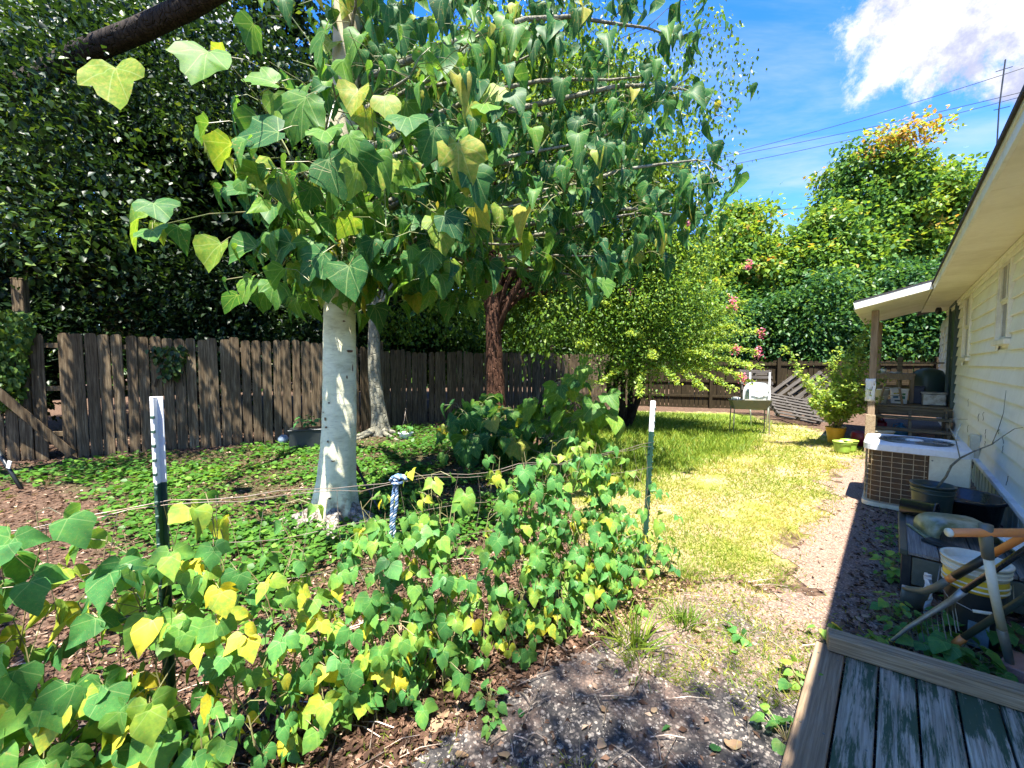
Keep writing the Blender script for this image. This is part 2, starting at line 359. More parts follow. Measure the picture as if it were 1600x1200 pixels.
M_DSTEEL = worn('dark_steel', (0.13, 0.145, 0.125), (0.20, 0.17, 0.12), 0.5, 8, metal=0.2)
M_WIRE = worn('rusty_wire', (0.30, 0.26, 0.22), (0.20, 0.12, 0.07), 0.5, 20, metal=0.6)
M_ORANGE = worn('orange_fibreglass', (0.78, 0.26, 0.06), (0.55, 0.20, 0.08), 0.42, 8, lo=0.5, hi=0.85)
M_YELLOW = worn('yellow_plastic', (0.74, 0.50, 0.03), (0.50, 0.34, 0.05), 0.4, 7, lo=0.55, hi=0.9)
M_IVORY = worn('ivory_plastic', (0.72, 0.70, 0.58), (0.45, 0.42, 0.30), 0.4, 6, lo=0.5, hi=0.85)
M_SOIL = worn('potting_soil', (0.05, 0.035, 0.022), (0.11, 0.08, 0.05), 0.95, 20, bmp=1.0)

# ------------------------------------------------------------------ ground
def gh(x, y):
    return 0.012*np.sin(x*1.3+0.4*y)+0.010*np.sin(y*1.7-0.6*x+1.0)+0.006*np.sin(3.1*x+2.3*y)
def gz(p): return float(gh(p[0], p[1]))
def GPX(*pts): return [tuple(G(*p))[:2] for p in pts]
_n1, _n2 = H(13, -0.2), H(13, 0.85)
PATH = [(-0.9, -3.0), (-0.75, 0.9)]+GPX((560, 1300), (650, 1190), (760, 1110), (850, 1052), (935, 1010), (990, 975), (1060, 925), (1130, 905), (1215, 925), (1250, 880), (1243, 855), (1300, 800), (1288, 755), (1330, 722), (1358, 716))+[tuple(H(9.9, -0.3))[:2], tuple(H(9.9, 0.9))[:2], tuple(H(-3, 0.9))[:2]]
LAWN = GPX((925, 905), (1000, 880), (1080, 905), (1130, 900), (1215, 915), (1250, 878), (1246, 850), (1310, 795), (1292, 752), (1358, 712), (1345, 690))+[(7.5, 10.2), (7.5, 13.0), (3.5, 14.0), (1.2, 11.5)]+GPX((870, 690), (850, 740), (905, 800))
LUSH = GPX((960, 760), (1060, 735), (1170, 700), (1195, 672), (1180, 648))+[(6, 13.2), (3.0, 14.0), (1.0, 11.5)]+GPX((860, 690), (850, 740))
SPARSE = GPX((925, 900), (1000, 870), (1100, 900), (1230, 920), (1300, 985), (1250, 1100), (1150, 1130), (1060, 1080), (960, 1020), (900, 960))
CLOV = [(-9, 5.6), (-7.5, 6.6), (-4.3, 8.2), (-2.8, 10.3), (-1.0, 11.0), (-0.2, 8.2), (0.35, 6.0), (0.2, 4.6), (-0.6, 3.4), (-1.2, 2.7), (-2.6, 2.6), (-3.4, 3.4), (-4.6, 4.6), (-6.5, 5.4)]
def axis(lo, hi, a, b, st):
    g = list(np.arange(a, b+1e-6, st)); out = []; d = st; q = a
    while q > lo: d *= 1.35; q -= d; out.append(q)
    out = out[::-1]+g; q = g[-1]; d = st
    while q < hi: d *= 1.35; q += d; out.append(q)
    return np.array(out)
def build_ground():
    xs = axis(-350, 350, -9, 11, 0.12); ys = axis(-350, 350, -1, 15, 0.12)
    X, Y = np.meshgrid(xs, ys, indexing='ij'); Z = gh(X, Y)
    fade = np.clip(1-(np.maximum(np.abs(X)-12, 0)+np.maximum(np.abs(Y-7)-12, 0))/10, 0, 1); Z = Z*fade
    nx, ny = len(xs), len(ys); V = np.stack([X, Y, Z], -1).reshape(-1, 3)
    i = (np.arange(nx-1)[:, None]*ny+np.arange(ny-1)[None]).reshape(-1); F4 = np.stack([i, i+ny, i+ny+1, i+1], 1)
    me = bpy.data.meshes.new('ground'); me.from_pydata(V.tolist(), [], F4.tolist()); me.shade_smooth()
    x, y = V[:, 0], V[:, 1]
    def soft(poly, w=0.35):
        a = np.zeros(len(x))
        for k in range(9):
            a += inpoly(x+rng.normal(0, w, len(x))*0.6, y+rng.normal(0, w, len(x))*0.6, poly)
        return a/9
    for nm, v in (('lawn', soft(LAWN)), ('lush', soft(LUSH)), ('sparse', soft(SPARSE)), ('clover', soft(CLOV))):
        me.attributes.new(nm, 'FLOAT', 'POINT').data.foreach_set('value', v.astype(np.float32))
    m, nt, out = newmat('ground_soil')
    v = objvec(nt, rnd=False); n = tex(nt, v, 1.6, 8, 0.65); f = tex(nt, v, 26, 6, 0.7); g = tex(nt, v, 90, 3, 0.7)
    soil = ramp(nt, f, [(0.3, (0.035, 0.022, 0.015)), (0.5, (0.10, 0.062, 0.042)), (0.7, (0.20, 0.135, 0.095))])
    dry = ramp(nt, g, [(0.3, (0.22, 0.14, 0.08)), (0.5, (0.40, 0.28, 0.17)), (0.7, (0.55, 0.43, 0.28))])
    gr = ramp(nt, g, [(0.3, (0.10, 0.12, 0.02)), (0.5, (0.26, 0.26, 0.06)), (0.7, (0.40, 0.36, 0.12))])
    def A(nm): return NN(nt, 'ShaderNodeAttribute', attribute_name=nm).outputs['Fac']
    nz = mrange(nt, tex(nt, v, 5, 6, 0.7), 0.3, 0.7, -0.45, 0.45)
    def nm_(a):
        q = NN(nt, 'ShaderNodeMath', operation='ADD'); nt.links.new(a, q.inputs[0]); nt.links.new(nz, q.inputs[1]); return mrange(nt, q.outputs[0], 0.3, 0.75)
    c = mixc(nt, nm_(A('sparse')), soil, dry); c = mixc(nt, nm_(A('lawn')), c, mixc(nt, mrange(nt, n, 0.4, 0.6), gr, dry))
    c = mixc(nt, nm_(A('lush')), c, (0.14, 0.19, 0.03)); c = mixc(nt, mrange(nt, A('clover'), 0.2, 0.8, 0, 0.6), c, (0.05, 0.07, 0.02))
    h = NN(nt, 'ShaderNodeMath', operation='ADD'); nt.links.new(f, h.inputs[0]); nt.links.new(g, h.inputs[1])
    prin(nt, out, c, 0.95, bump(nt, h.outputs[0], 0.8, 0.02), 0, 0.1); me.materials.append(m)
    link(me, 'ground', kind='structure')
build_ground()
def build_path():
    st = 0.05; xs = np.arange(-2.0, 8.6, st); ys = np.arange(-1.6, 9.0, st); nx, ny = len(xs), len(ys)
    X, Y = np.meshgrid(xs, ys, indexing='ij'); cx = X[:-1, :-1].ravel()+st/2; cy = Y[:-1, :-1].ravel()+st/2
    jx = 0.10*np.sin(cx*7+cy*3)+0.06*np.sin(cy*17-cx*5)+rng.normal(0, 0.012, len(cx)); jy = 0.10*np.sin(cy*6-cx*4)+0.06*np.sin(cx*15+cy*9)+rng.normal(0, 0.012, len(cx))
    ins = inpoly(cx+jx, cy+jy, PATH)
    Z = gh(X, Y)+0.006; V = np.stack([X, Y, Z], -1).reshape(-1, 3)
    i = (np.arange(nx-1)[:, None]*ny+np.arange(ny-1)[None]).reshape(-1)[ins]; F4 = np.stack([i, i+ny, i+ny+1, i+1], 1)
    used, inv = np.unique(F4.ravel(), return_inverse=True)
    me = bpy.data.meshes.new('gravel_path'); me.from_pydata(V[used].tolist(), [], inv.reshape(-1, 4).tolist()); me.shade_smooth()
    m, nt, out = newmat('gravel_asphalt'); v = objvec(nt, rnd=False)
    vo = NN(nt, 'ShaderNodeTexVoronoi'); vo.inputs['Scale'].default_value = 75; nt.links.new(v, vo.inputs['Vector'])
    vc = NN(nt, 'ShaderNodeSeparateColor'); nt.links.new(vo.outputs['Color'], vc.inputs[0])
    stone = ramp(nt, vc.outputs[0], [(0.0, (0.022, 0.022, 0.024)), (0.55, (0.055, 0.052, 0.05)), (0.8, (0.14, 0.12, 0.105)), (1.0, (0.42, 0.37, 0.31))])
    n = tex(nt, v, 2.2, 7, 0.65); far = NN(nt, 'ShaderNodeSeparateXYZ'); nt.links.new(v, far.inputs[0])
    ad = NN(nt, 'ShaderNodeMath', operation='ADD'); nt.links.new(far.outputs[1], ad.inputs[0]); nt.links.new(mrange(nt, n, 0.3, 0.7, -1.0, 1.0), ad.inputs[1])
    lit_dust = mixc(nt, vc.outputs[1], (0.25, 0.15, 0.105), (0.42, 0.275, 0.195))
    c = mixc(nt, mrange(nt, ad.outputs[0], 1.6, 3.0, 0.02, 0.8), stone, lit_dust)  # shade and sun painted in: dark gravel near, sunlit pinkish dust farther off
    c = mixc(nt, mrange(nt, vo.outputs['Distance'], 0.3, 0.7, 0.0, 0.55), c, (0.03, 0.028, 0.027))
    prin(nt, out, c, 0.85, bump(nt, vo.outputs['Distance'], -0.9, 0.008), 0, 0.25); me.materials.append(m)
    link(me, 'gravel_path', kind='structure')
build_path()

# ------------------------------------------------------------------ the house (local x along the wall, y towards the yard)
WD = 0.85
house = thing('house', 'single storey house with cream lap siding and dark roof edge at the right', 'house', H(0, WD), RZ)
S0, S1, WT, WB = -2.5, 13.3, 2.83, 0.42
OPEN = [(6.42, 7.12, 1.86, 2.80), (9.35, 10.25, 1.70, 2.80), (11.1, 12.3, 0.60, 2.83)]
b = MB().box(((S0+S1)/2, -0.08, (WT+WB)/2), (S1-S0, 0.12, WT-WB), 0); b.obj('wall_core', M_SIDING, house)
b = MB().box((14.3, -0.08, 1.45), (2.0, 0.12, 2.6), 0); b.obj('wall_core', M_SIDING, house)
random.seed(5)
rows = 14; bh = (WT-WB)/rows
for r in range(rows):
    z0 = WB+r*bh; z1 = z0+bh; spans = [(S0, S1)]
    for (a, c, l, h_) in OPEN:
        if z1 > l+0.02 and z0 < h_-0.02:
            spans = [q for (p, e) in spans for q in ([(p, e)] if c <= p or a >= e else [(p, a), (c, e)]) if q[1]-q[0] > 0.02]
    for (p, e) in spans:
        x = p
        while x < e-0.02:
            l = random.uniform(2.6, 3.9); y = e if e-x < l+0.6 else x+l
            m = MB().box((0, 0, 0), (y-x-0.003, 0.020, bh+0.022), 0.001)
            o = m.obj('siding_board', M_SIDING, house, loc=((x+y)/2, 0.0+0.0, z0+bh/2)); o.rotation_euler = (R(8.5)+random.uniform(-.004, .004), random.uniform(-.0012, .0012), 0)
            x = y
for r in range(13):
    m = MB().box((0, 0, 0), (1.9, 0.016, 0.2), 0.003); o = m.obj('siding_board', M_SIDING, house, loc=(14.3, 0.0, 0.35+r*0.187)); o.rotation_euler = (R(6.5), 0, 0)
# window in the far stretch of wall
def window(x0, x1, z0, z1, name_label=None):
    y = 0.0; fr = MB(); t = 0.055
    fr.box(((x0+x1)/2, 0.014, z1-t/2), (x1-x0, 0.052, t)).box(((x0+x1)/2, 0.02, z0+t/2-0.01), (x1-x0+0.04, 0.075, t))
    fr.box((x0+t/2, 0.012, (z0+z1)/2), (t, 0.050, z1-z0-2*t)).box((x1-t/2, 0.012, (z0+z1)/2), (t, 0.050, z1-z0-2*t))
    w = fr.obj('window', M_TRIM, house)
    zm = (z0+z1)/2; i0, i1 = x0+t, x1-t
    for k, (a, c, yy) in enumerate(((z0+t, zm, -0.006), (zm, z1-t, 0.006))):
        s = MB(); q = 0.028
        s.box(((i0+i1)/2, yy, a+q/2), (i1-i0, 0.02, q), 0.002).box(((i0+i1)/2, yy, c-q/2), (i1-i0, 0.02, q), 0.002)
        s.box((i0+q/2, yy, (a+c)/2), (q, 0.02, c-a-2*q), 0.002).box((i1-q/2, yy, (a+c)/2), (q, 0.02, c-a-2*q), 0.002)
        if k: s.box(((i0+i1)/2, yy, (a+c)/2), (0.014, 0.014, c-a-2*q), 0.002)
        s.obj('sash', M_TRIM, w)
        MB().box(((i0+i1)/2, yy-0.004, (a+c)/2), (i1-i0-2*q+0.004, 0.004, c-a-2*q+0.004), 0).obj('pane', M_GLASS, w)
window(*OPEN[0]); window(*OPEN[1]); window(13.7, 14.6, 1.62, 2.5)
# door in its recess
fr = MB(); fr.box((11.14, 0.02, 1.81), (0.08, 0.09, 2.02)).box((12.26, 0.02, 1.81), (0.08, 0.09, 2.02)).box((11.7, 0.02, 2.80), (1.04, 0.09, 0.05))
d = fr.obj('door_frame', M_DOOR, house)
MB().box((11.7, 0.004, 1.79), (1.02, 0.045, 1.97), 0.003).obj('door', M_DOOR, d); MB().lathe([(0.0, 0.0), (0.03, 0.0), (0.034, 0.02), (0.02, 0.045), (0, 0.05)], (11.28, 0.028, 1.75), 12, rot=Matrix.Rotation(-math.pi/2, 3, 'X')).obj('door_knob', M_GALV, d, True)
# soffit, fascia, roof edge
OV = 0.42
nseg = 7
for k in range(nseg):
    a = S0+(S1-S0)*k/nseg; c = S0+(S1-S0)*(k+1)/nseg
    MB().box(((a+c)/2, OV/2+0.02, WT+0.006), (c-a-0.004, OV-0.04, 0.012), 0.002).obj('soffit_panel', M_SOFFIT, house)
MB().box(((S0+S1)/2, 0.035, WT-0.035), (S1-S0, 0.03, 0.05), 0.006).obj('cornice_strip', M_TRIM, house)
MB().box(((S0+S1)/2, 0.028, WT-0.085), (S1-S0, 0.02, 0.045), 0.006).obj('cornice_strip', M_TRIM, house)
for k in range(4):
    a = S0+(S1-S0)*k/4; c = S0+(S1-S0)*(k+1)/4
    MB().box(((a+c)/2, OV+0.003, WT+0.055), (c-a-0.003, 0.022, 0.115), 0.003).obj('fascia_board', M_TRIM, house)
MB().box(((S0+S1)/2, OV+0.018, WT+0.095), (S1-S0, 0.012, 0.035), 0.002).obj('drip_edge', M_LEDGE, house)
MB().box((S1-0.01, OV/2, WT+0.06), (0.02, OV, 0.12), 0.003).obj('fascia_board', M_TRIM, house)
rf = MB()
def rz(y): return WT+0.122+(OV+0.04-y)*0.30
P_ = [(OV+0.04, rz(OV+0.04)), (-3.4, rz(-3.4)), (-7.2, rz(-3.4)-3.8*0.3), (-7.2, rz(-3.4)-3.8*0.3-0.03), (-3.4, rz(-3.4)-0.03), (OV+0.04, rz(OV+0.04)-0.028)]
rf.v = [(x, y, z) for x in (S0-0.2, 15.4) for (y, z) in P_]; rf.f = [(0, 1, 2, 3, 4, 5), (11, 10, 9, 8, 7, 6)]+[(i, (i+1) % 6, (i+1) % 6+6, i+6) for i in range(6)]
rf.obj('roof', M_SHINGLE, house)
MB().box((S0+0.05, -3.4, 1.9), (0.1, 6.6, 3.0), 0).obj('end_wall', M_SIDING, house); MB().box((15.2, -3.4, 1.6), (0.1, 6.6, 2.6), 0).obj('end_wall', M_SIDING, house)
MB().box((6.3, -6.75, 1.6), (17.6, 0.1, 2.6), 0).obj('rear_wall', M_SIDING, house)
# ledge and skirting panels
for k in range(5):
    a = S0+(13.3-S0)*k/5; c = S0+(13.3-S0)*(k+1)/5
    MB().box(((a+c)/2, 0.030, WB-0.018), (c-a-0.003, 0.075, 0.045), 0.006).box(((a+c)/2, 0.012, WB-0.075), (c-a-0.003, 0.03, 0.07), 0.004).obj('ledge_board', M_LEDGE, house)
pm = MB().box((0, 0, 0), (0.118, 0.012, 0.36), 0.003).mesh('skirting_panel', M_SKIRT)
x = 0.6
i = 0
while x < 12.9:
    o = link(pm, 'skirting_panel', house, ((x+0.06), -0.012+0.010*(i % 2), 0.152)); x += 0.112; i += 1

# porch roof, post, floor, steps (a porch is a thing of its own)
porch = thing('porch', 'small wooden back porch with lean-to roof and steps at the far end', 'porch', H(11, 0), RZ)
def PL(s, D, z): return (s-11, -D, z)
def pr_z(D): return 2.66+(D+0.5)*0.24/0.93*1.0
A_ = 9.35
b = MB()
for (s, D, dz) in ((A_, -0.55, 0.0), (A_, 0.415, 0.0), (13.1, 0.415, 0.0), (13.1, -0.55, 0.0)): b.v.append(PL(s, D, pr_z(D)+0.11))
for (s, D, dz) in ((A_, -0.55, 0.0), (A_, 0.415, 0.0), (13.1, 0.415, 0.0), (13.1, -0.55, 0.0)): b.v.append(PL(s, D, pr_z(D)+0.085))
b.f = [(0, 1, 2, 3), (7, 6, 5, 4), (0, 4, 5, 1), (1, 5, 6, 2), (2, 6, 7, 3), (3, 7, 4, 0)]
b.obj('porch_roof', M_SHINGLE, porch)
MB().bar(PL(A_+0.02, -0.55, pr_z(-0.55)+0.02), PL(A_+0.02, 0.40, pr_z(0.40)+0.02), 0.03, 0.125).obj('rake_board', M_TRIM, porch)
MB().bar(PL(A_+0.04, -0.54, pr_z(-0.54)+0.02), PL(13.1, -0.54, pr_z(-0.54)+0.02), 0.03, 0.125).obj('rake_board', M_TRIM, porch)
for k in range(3):
    s0_ = A_+0.04+k*1.235; b = MB()
    for dz in (-0.045, -0.032):
        for (s_, D) in ((s0_, -0.53), (s0_, 0.40), (s0_+1.23, 0.40), (s0_+1.23, -0.53)): b.v.append(PL(s_, D, pr_z(D)+dz))
    b.f = [(3, 2, 1, 0), (4, 5, 6, 7), (0, 1, 5, 4), (1, 2, 6, 5), (2, 3, 7, 6), (3, 0, 4, 7)]; b.obj('soffit_panel', M_SOFFIT, porch)
for (s, lab) in ((9.99, 'weathered round-edged porch post, lit by the sun'), (12.95, None)):
    MB().box((0, 0, 1.3), (0.105, 0.105, 2.66), 0.012).obj('post', M_POSTW, porch, loc=PL(s, -0.28, 0), label=lab)
MB().box((0, 0, 0.34), (0.03, 0.14, 0.72), 0.004).obj('post_brace', M_RAW, porch, loc=PL(9.90, -0.28, 0))
for k in range(12):
    s = 11.18+k*0.155; MB().box((0, 0, 0), (0.148, 1.12, 0.035), 0.004).obj('floor_board', M_STEP, porch, loc=PL(s, 0.27, 0.79+random.uniform(-.002, .002)))
MB().bar(PL(11.12, -0.28, 0.69), PL(11.12, 0.83, 0.69), 0.035, 0.15).obj('rim_joist', M_STEP, porch)
MB().bar(PL(12.95, -0.28, 0.69), PL(12.95, 0.83, 0.69), 0.035, 0.15).obj('rim_joist', M_STEP, porch)
MB().bar(PL(11.14, -0.27, 0.69), PL(12.93, -0.27, 0.69), 0.035, 0.15).obj('rim_joist', M_STEP, porch)
for k, (s, z) in enumerate(((10.16, 0.20), (10.44, 0.40), (10.74, 0.60))):
    for q in (0, 1): MB().box((0, 0, 0), (0.135, 1.06, 0.04), 0.005).obj('tread', M_STEP, porch, loc=PL(s+q*0.14, 0.28, z))
for D in (-0.2, 0.28, 0.76):
    g = MB(); mat = Matrix.Translation(Vector(PL(0, D, 0))) @ Matrix(((1, 0, 0, 0), (0, 0, 1, 0), (0, 1, 0, 0), (0, 0, 0, 1)))
    g.prism([(10.1, 0), (10.5, 0), (11.1, 0.45), (11.1, 0.72), (10.95, 0.72), (10.9, 0.56), (10.66, 0.56), (10.64, 0.37), (10.36, 0.37), (10.34, 0.17), (10.1, 0.17)], 0.04, mat); g.obj('stringer', M_STEP, porch)
for D in (-0.2, 0.75): MB().box((0, 0, 0.31), (0.09, 0.09, 0.62), 0.006).obj('footing_post', M_STEP, porch, loc=PL(11.25, D, 0))
MB().bar(PL(12.9, -0.28, 1.66), PL(12.9, 0.80, 1.66), 0.09, 0.035).bar(PL(12.9, -0.28, 1.1), PL(12.9, 0.80, 1.1), 0.04, 0.09).obj('railing', M_STEP, porch)
MB().box((0, 0, 0.4), (0.09, 0.09, 1.2), 0.005).obj('railing_post', M_STEP, porch, loc=PL(12.9, 0.1, 0.8))
MB().lathe([(0, 0), (0.03, 0), (0.045, -0.03), (0.05, -0.09), (0.03, -0.13), (0, -0.14)], PL(12.0, 0.62, 2.80), 12).obj('porch_light', M_BLACK, porch, True)

# ------------------------------------------------------------------ painted deck underfoot and its loose timber
deck = thing('wooden_deck', 'low wooden deck of peeling dark green planks in the bottom right corner', 'deck', H(2.0, 0), RZ)
def DL(s, D, z): return (s-2.0, -D, z)
edges = [-0.265, -0.13, 0.0, 0.134, 0.267, 0.40, 0.53, 0.66, 0.79]
for k in range(8):
    a, c = edges[k], edges[k+1]; end = 2.72+((a+c)/2+0.26)*0.20; bm_ = []
    segs = [(-1.6, 0.35+random.uniform(-.2, .2)), None]; j = segs[0][1]
    for (p, e) in ((-1.6, j), (j+0.004, end)):
        MB().box((0, 0, 0), (e-p, c-a-0.009, 0.032), 0.004).obj('plank', M_DECKT if k == 0 else M_DECK, deck, loc=DL((p+e)/2, (a+c)/2, 0.084+random.uniform(-.0015, .0015)), label='bare tan edge plank' if k == 0 else None)
for D in (-0.24, 0.25, 0.75): MB().box((0, 0, 0), (4.2, 0.035, 0.07), 0.003).obj('joist', M_DECKT, deck, loc=DL(0.55, D, 0.033))
nails = MB()
for k in range(8):
    for s in (2.62, 2.05, 1.45, 0.85):
        for q in (-0.04, 0.04): nails.lathe([(0.0045, 0), (0.004, 0.0012), (0, 0.0015)], DL(s+(edges[k]+0.26)*0.2, (edges[k]+edges[k+1])/2+q, 0.1003), 8)
nails.obj('nail_heads', M_DSTEEL, deck, kind='stuff')
e1, e2 = at(1293, 1018, z=0.10), at(1600, 1116, z=0.10); dd = (e2-e1).normalized(); pp = Vector((-dd.y, dd.x, 0)); e3 = e1+dd*1.35
tb = thing('timber_beam', 'weathered tan timber lying across the end of the green deck', 'timber', (e1+e3)/2, math.atan2(dd.y, dd.x))
L_ = (e3-e1).length; MB().box((0, 0.045, 0.048), (L_, 0.09, 0.088), 0.007).obj('beam', M_RAW, tb)

# ------------------------------------------------------------------ board fences
def picket_mesh(w, h, mat, seed):
    r = random.Random(seed); c = 0.035+r.uniform(0, .012); lean = r.uniform(-.008, .008)
    poly = [(-w/2+r.uniform(0, .003), 0), (w/2-r.uniform(0, .003), 0), (w/2+lean, h-c*1.3), (w/2-c*0.35+lean, h-c*0.4), (w/2-c+lean, h), (-w/2+c+lean, h-r.uniform(0, .006)), (-w/2+c*0.35+lean, h-c*0.4), (-w/2+lean, h-c*1.3)]
    m = Matrix(((1, 0, 0, 0), (0, 0, -1, 0.009), (0, 1, 0, 0), (0, 0, 0, 1))); return MB().prism(poly, 0.018, m).mesh('picket', mat)
def fence(name, label, p0, p1, h, mat, w=0.165, pitch=0.178, skip=(), drop=0.0, posts=(), seed=1, flip=1, jit=0.025, zb=-0.05, rails=(0.35, 1.1, 1.85)):
    rr = random.Random(seed); a = Vector((p0[0], p0[1], 0)); c = Vector((p1[0], p1[1], 0)); d = c-a; Ln = d.length; rz_ = math.atan2(d.y, d.x)
    t = thing(name, label, 'fence', a, rz_, None); ms = [picket_mesh(w*f, h+q, mat, seed*10+i) for i, (f, q) in enumerate(((1, 0), (1, .02), (.97, -.015), (1, .01), (.93, 0), (.85, .015)))]
    n = int(Ln/pitch)
    for i in range(n):
        if i in skip: continue
        x = (i+0.5)*pitch; o = link(rr.choice(ms), 'picket', t, (x, rr.uniform(-.004, .004)-0.012, zb-drop*x/Ln+rr.uniform(-jit, jit))); o.rotation_euler = (rr.uniform(-.008, .008), rr.uniform(-.010, .010), rr.uniform(-.03, .03))
    for z in rails:
        k = 0; x = 0
        while x < Ln-0.05:
            e = min(x+2.6, Ln); MB().bar((x, 0.028*flip+0.0, z-drop*x/Ln), (e-0.005, 0.028*flip, z-drop*e/Ln), 0.038, 0.085).obj('rail', mat, t); x = e
    for (x, hh) in posts: MB().box((0, 0, hh/2-0.2), (0.095, 0.095, hh+0.4), 0.006).obj('post', mat, t, loc=(x, 0.10*flip, 0))
    return t
FA = (-10.2, 5.95); FB = (-7.05, 7.15); FC = (-3.95, 8.65); FD = (-2.35, 11.1); FE = (4.6, 15.6)
def lerp(a, b, f): return (a[0]+(b[0]-a[0])*f, a[1]+(b[1]-a[1])*f)
Lab = math.dist(FA, FC); 
i_gap = None
mid = G(93, 717); dab = (Vector((*FC, 0))-Vector((*FA, 0))).normalized()
# ray through the gap pixel meets the fence line
def on_line(px, A, B):
    r = at(px, 600, t=1.0); r = Vector((r.x, r.y)); A2 = Vector(A); B2 = Vector(B); d = B2-A2
    den = r.x*d.y-r.y*d.x; t = (A2.x*d.y-A2.y*d.x)/den; q = r*t; return (q-A2).length/d.length
i_gap = int(on_line(93, FA, FC)*Lab/0.178)
f1 = fence('board_fence', 'tall weathered picket fence at the far left with one board missing', FA, FC, 2.26, M_PICKET, skip=(i_gap,), seed=3, posts=((0.6, 2.1), (2.6, 2.1), (4.9, 2.1)), rails=(0.45, 1.25, 2.0), drop=0.10)
f2 = fence('board_fence', 'shaded grey picket fence running behind the pale trunk and second tree', FC, FD, 2.14, M_PICKET, seed=4, zb=-0.12, posts=((1.4, 2.2),), rails=(0.4, 1.1, 1.85), drop=0.05)
f3 = fence('board_fence', 'sunlit grey picket fence behind the dark reddish trunk', FD, FE, 2.14, M_PICKET, seed=5, zb=-0.16, posts=((2, 2.3), (4.5, 2.3)), rails=(0.35, 1.0, 1.7))
FG = (15.5, 11.6)
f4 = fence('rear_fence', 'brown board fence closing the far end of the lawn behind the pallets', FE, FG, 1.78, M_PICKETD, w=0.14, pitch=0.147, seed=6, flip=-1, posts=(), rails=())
Lr = math.dist(FE, FG)
for z in (0.45, 1.0, 1.62):
    x = 0.0
    while x < Lr-0.1:
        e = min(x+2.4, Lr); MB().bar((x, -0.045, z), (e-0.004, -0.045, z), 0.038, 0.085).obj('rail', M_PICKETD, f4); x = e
for x in np.arange(0.8, Lr, 2.1):
    hh = 2.2 if abs(x-2.9) < 0.2 else 1.85
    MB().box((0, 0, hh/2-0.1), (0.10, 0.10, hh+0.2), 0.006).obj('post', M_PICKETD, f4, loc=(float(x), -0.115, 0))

# ------------------------------------------------------------------ foliage materials
L_MAIN = leafmat('lobed_leaf', [(0.0, (0.018, 0.055, 0.030)), (0.35, (0.034, 0.10, 0.042)), (0.7, (0.08, 0.16, 0.035)), (0.88, (0.20, 0.25, 0.045)), (1.0, (0.42, 0.38, 0.09))], vein=(0.0, R(38), R(-2), R(70)), trans=0.34, rough=0.38)
L_MAIN = leafmat('lobed_leaf_blade', [(0.0, (0.022, 0.088, 0.034)), (0.35, (0.046, 0.155, 0.040)), (0.7, (0.12, 0.26, 0.032)), (0.88, (0.24, 0.33, 0.04)), (1.0, (0.42, 0.38, 0.07))], vein=(math.pi/2, R(48), R(12)), trans=0.42, rough=0.48, spec=0.14)
L_BEAN = leafmat('bean_leaf_blade', [(0.0, (0.04, 0.16, 0.05)), (0.4, (0.09, 0.27, 0.065)), (0.62, (0.18, 0.36, 0.06)), (0.84, (0.34, 0.46, 0.06)), (1.0, (0.72, 0.60, 0.05))], vein=(math.pi/2, R(42)), trans=0.36, rough=0.45)
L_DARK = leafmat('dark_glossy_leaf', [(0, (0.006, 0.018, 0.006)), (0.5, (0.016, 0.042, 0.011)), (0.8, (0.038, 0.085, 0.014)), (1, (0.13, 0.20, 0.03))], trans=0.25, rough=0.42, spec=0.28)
L_MID = leafmat('mid_green_leaf', [(0, (0.025, 0.075, 0.018)), (0.5, (0.060, 0.13, 0.025)), (1, (0.16, 0.24, 0.04))], trans=0.4, rough=0.4)
L_TALLOW = leafmat('yellow_green_leaf', [(0, (0.030, 0.085, 0.015)), (0.5, (0.10, 0.19, 0.022)), (0.85, (0.25, 0.34, 0.04)), (1, (0.36, 0.36, 0.05))], trans=0.45, rough=0.36)
L_MYRTLE = leafmat('crepe_myrtle_leaf', [(0, (0.05, 0.13, 0.025)), (0.5, (0.15, 0.27, 0.045)), (1, (0.40, 0.50, 0.11))], trans=0.42, rough=0.4)
L_REAR = leafmat('rear_tree_leaf', [(0, (0.025, 0.085, 0.035)), (0.45, (0.085, 0.19, 0.040)), (0.8, (0.22, 0.33, 0.04)), (0.93, (0.36, 0.38, 0.06)), (1, (0.40, 0.22, 0.06))], trans=0.36, rough=0.42)
L_CLOVER = leafmat('ground_leaf', [(0, (0.03, 0.10, 0.015)), (0.5, (0.075, 0.19, 0.025)), (1, (0.19, 0.33, 0.05))], trans=0.35, rough=0.45)
L_GRASS = leafmat('grass_blade', [(0, (0.09, 0.18, 0.02)), (0.4, (0.21, 0.28, 0.035)), (0.7, (0.37, 0.36, 0.07)), (0.9, (0.50, 0.40, 0.15)), (1, (0.62, 0.48, 0.28))], trans=0.35, rough=0.5)
L_LITTER = leafmat('dead_leaf', [(0, (0.030, 0.017, 0.011)), (0.45, (0.10, 0.055, 0.035)), (0.75, (0.22, 0.13, 0.085)), (1, (0.46, 0.34, 0.24))], trans=0.1, rough=0.8, spec=0.15)
L_PEBBLE = leafmat('pebble', [(0, (0.03, 0.03, 0.033)), (0.5, (0.10, 0.09, 0.085)), (0.8, (0.30, 0.26, 0.22)), (1, (0.66, 0.60, 0.50))], trans=0.0, rough=0.8, spec=0.2)
L_PINK = leafmat('pink_blossom', [(0, (0.55, 0.10, 0.22)), (1, (0.85, 0.32, 0.45))], trans=0.3, rough=0.6)
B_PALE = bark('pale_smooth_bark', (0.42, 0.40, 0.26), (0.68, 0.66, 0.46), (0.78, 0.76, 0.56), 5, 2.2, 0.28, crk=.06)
_nt = B_PALE.node_tree; _p = [n for n in _nt.nodes if n.type == 'BSDF_PRINCIPLED'][0]; _c = _p.inputs['Base Color'].links[0].from_socket
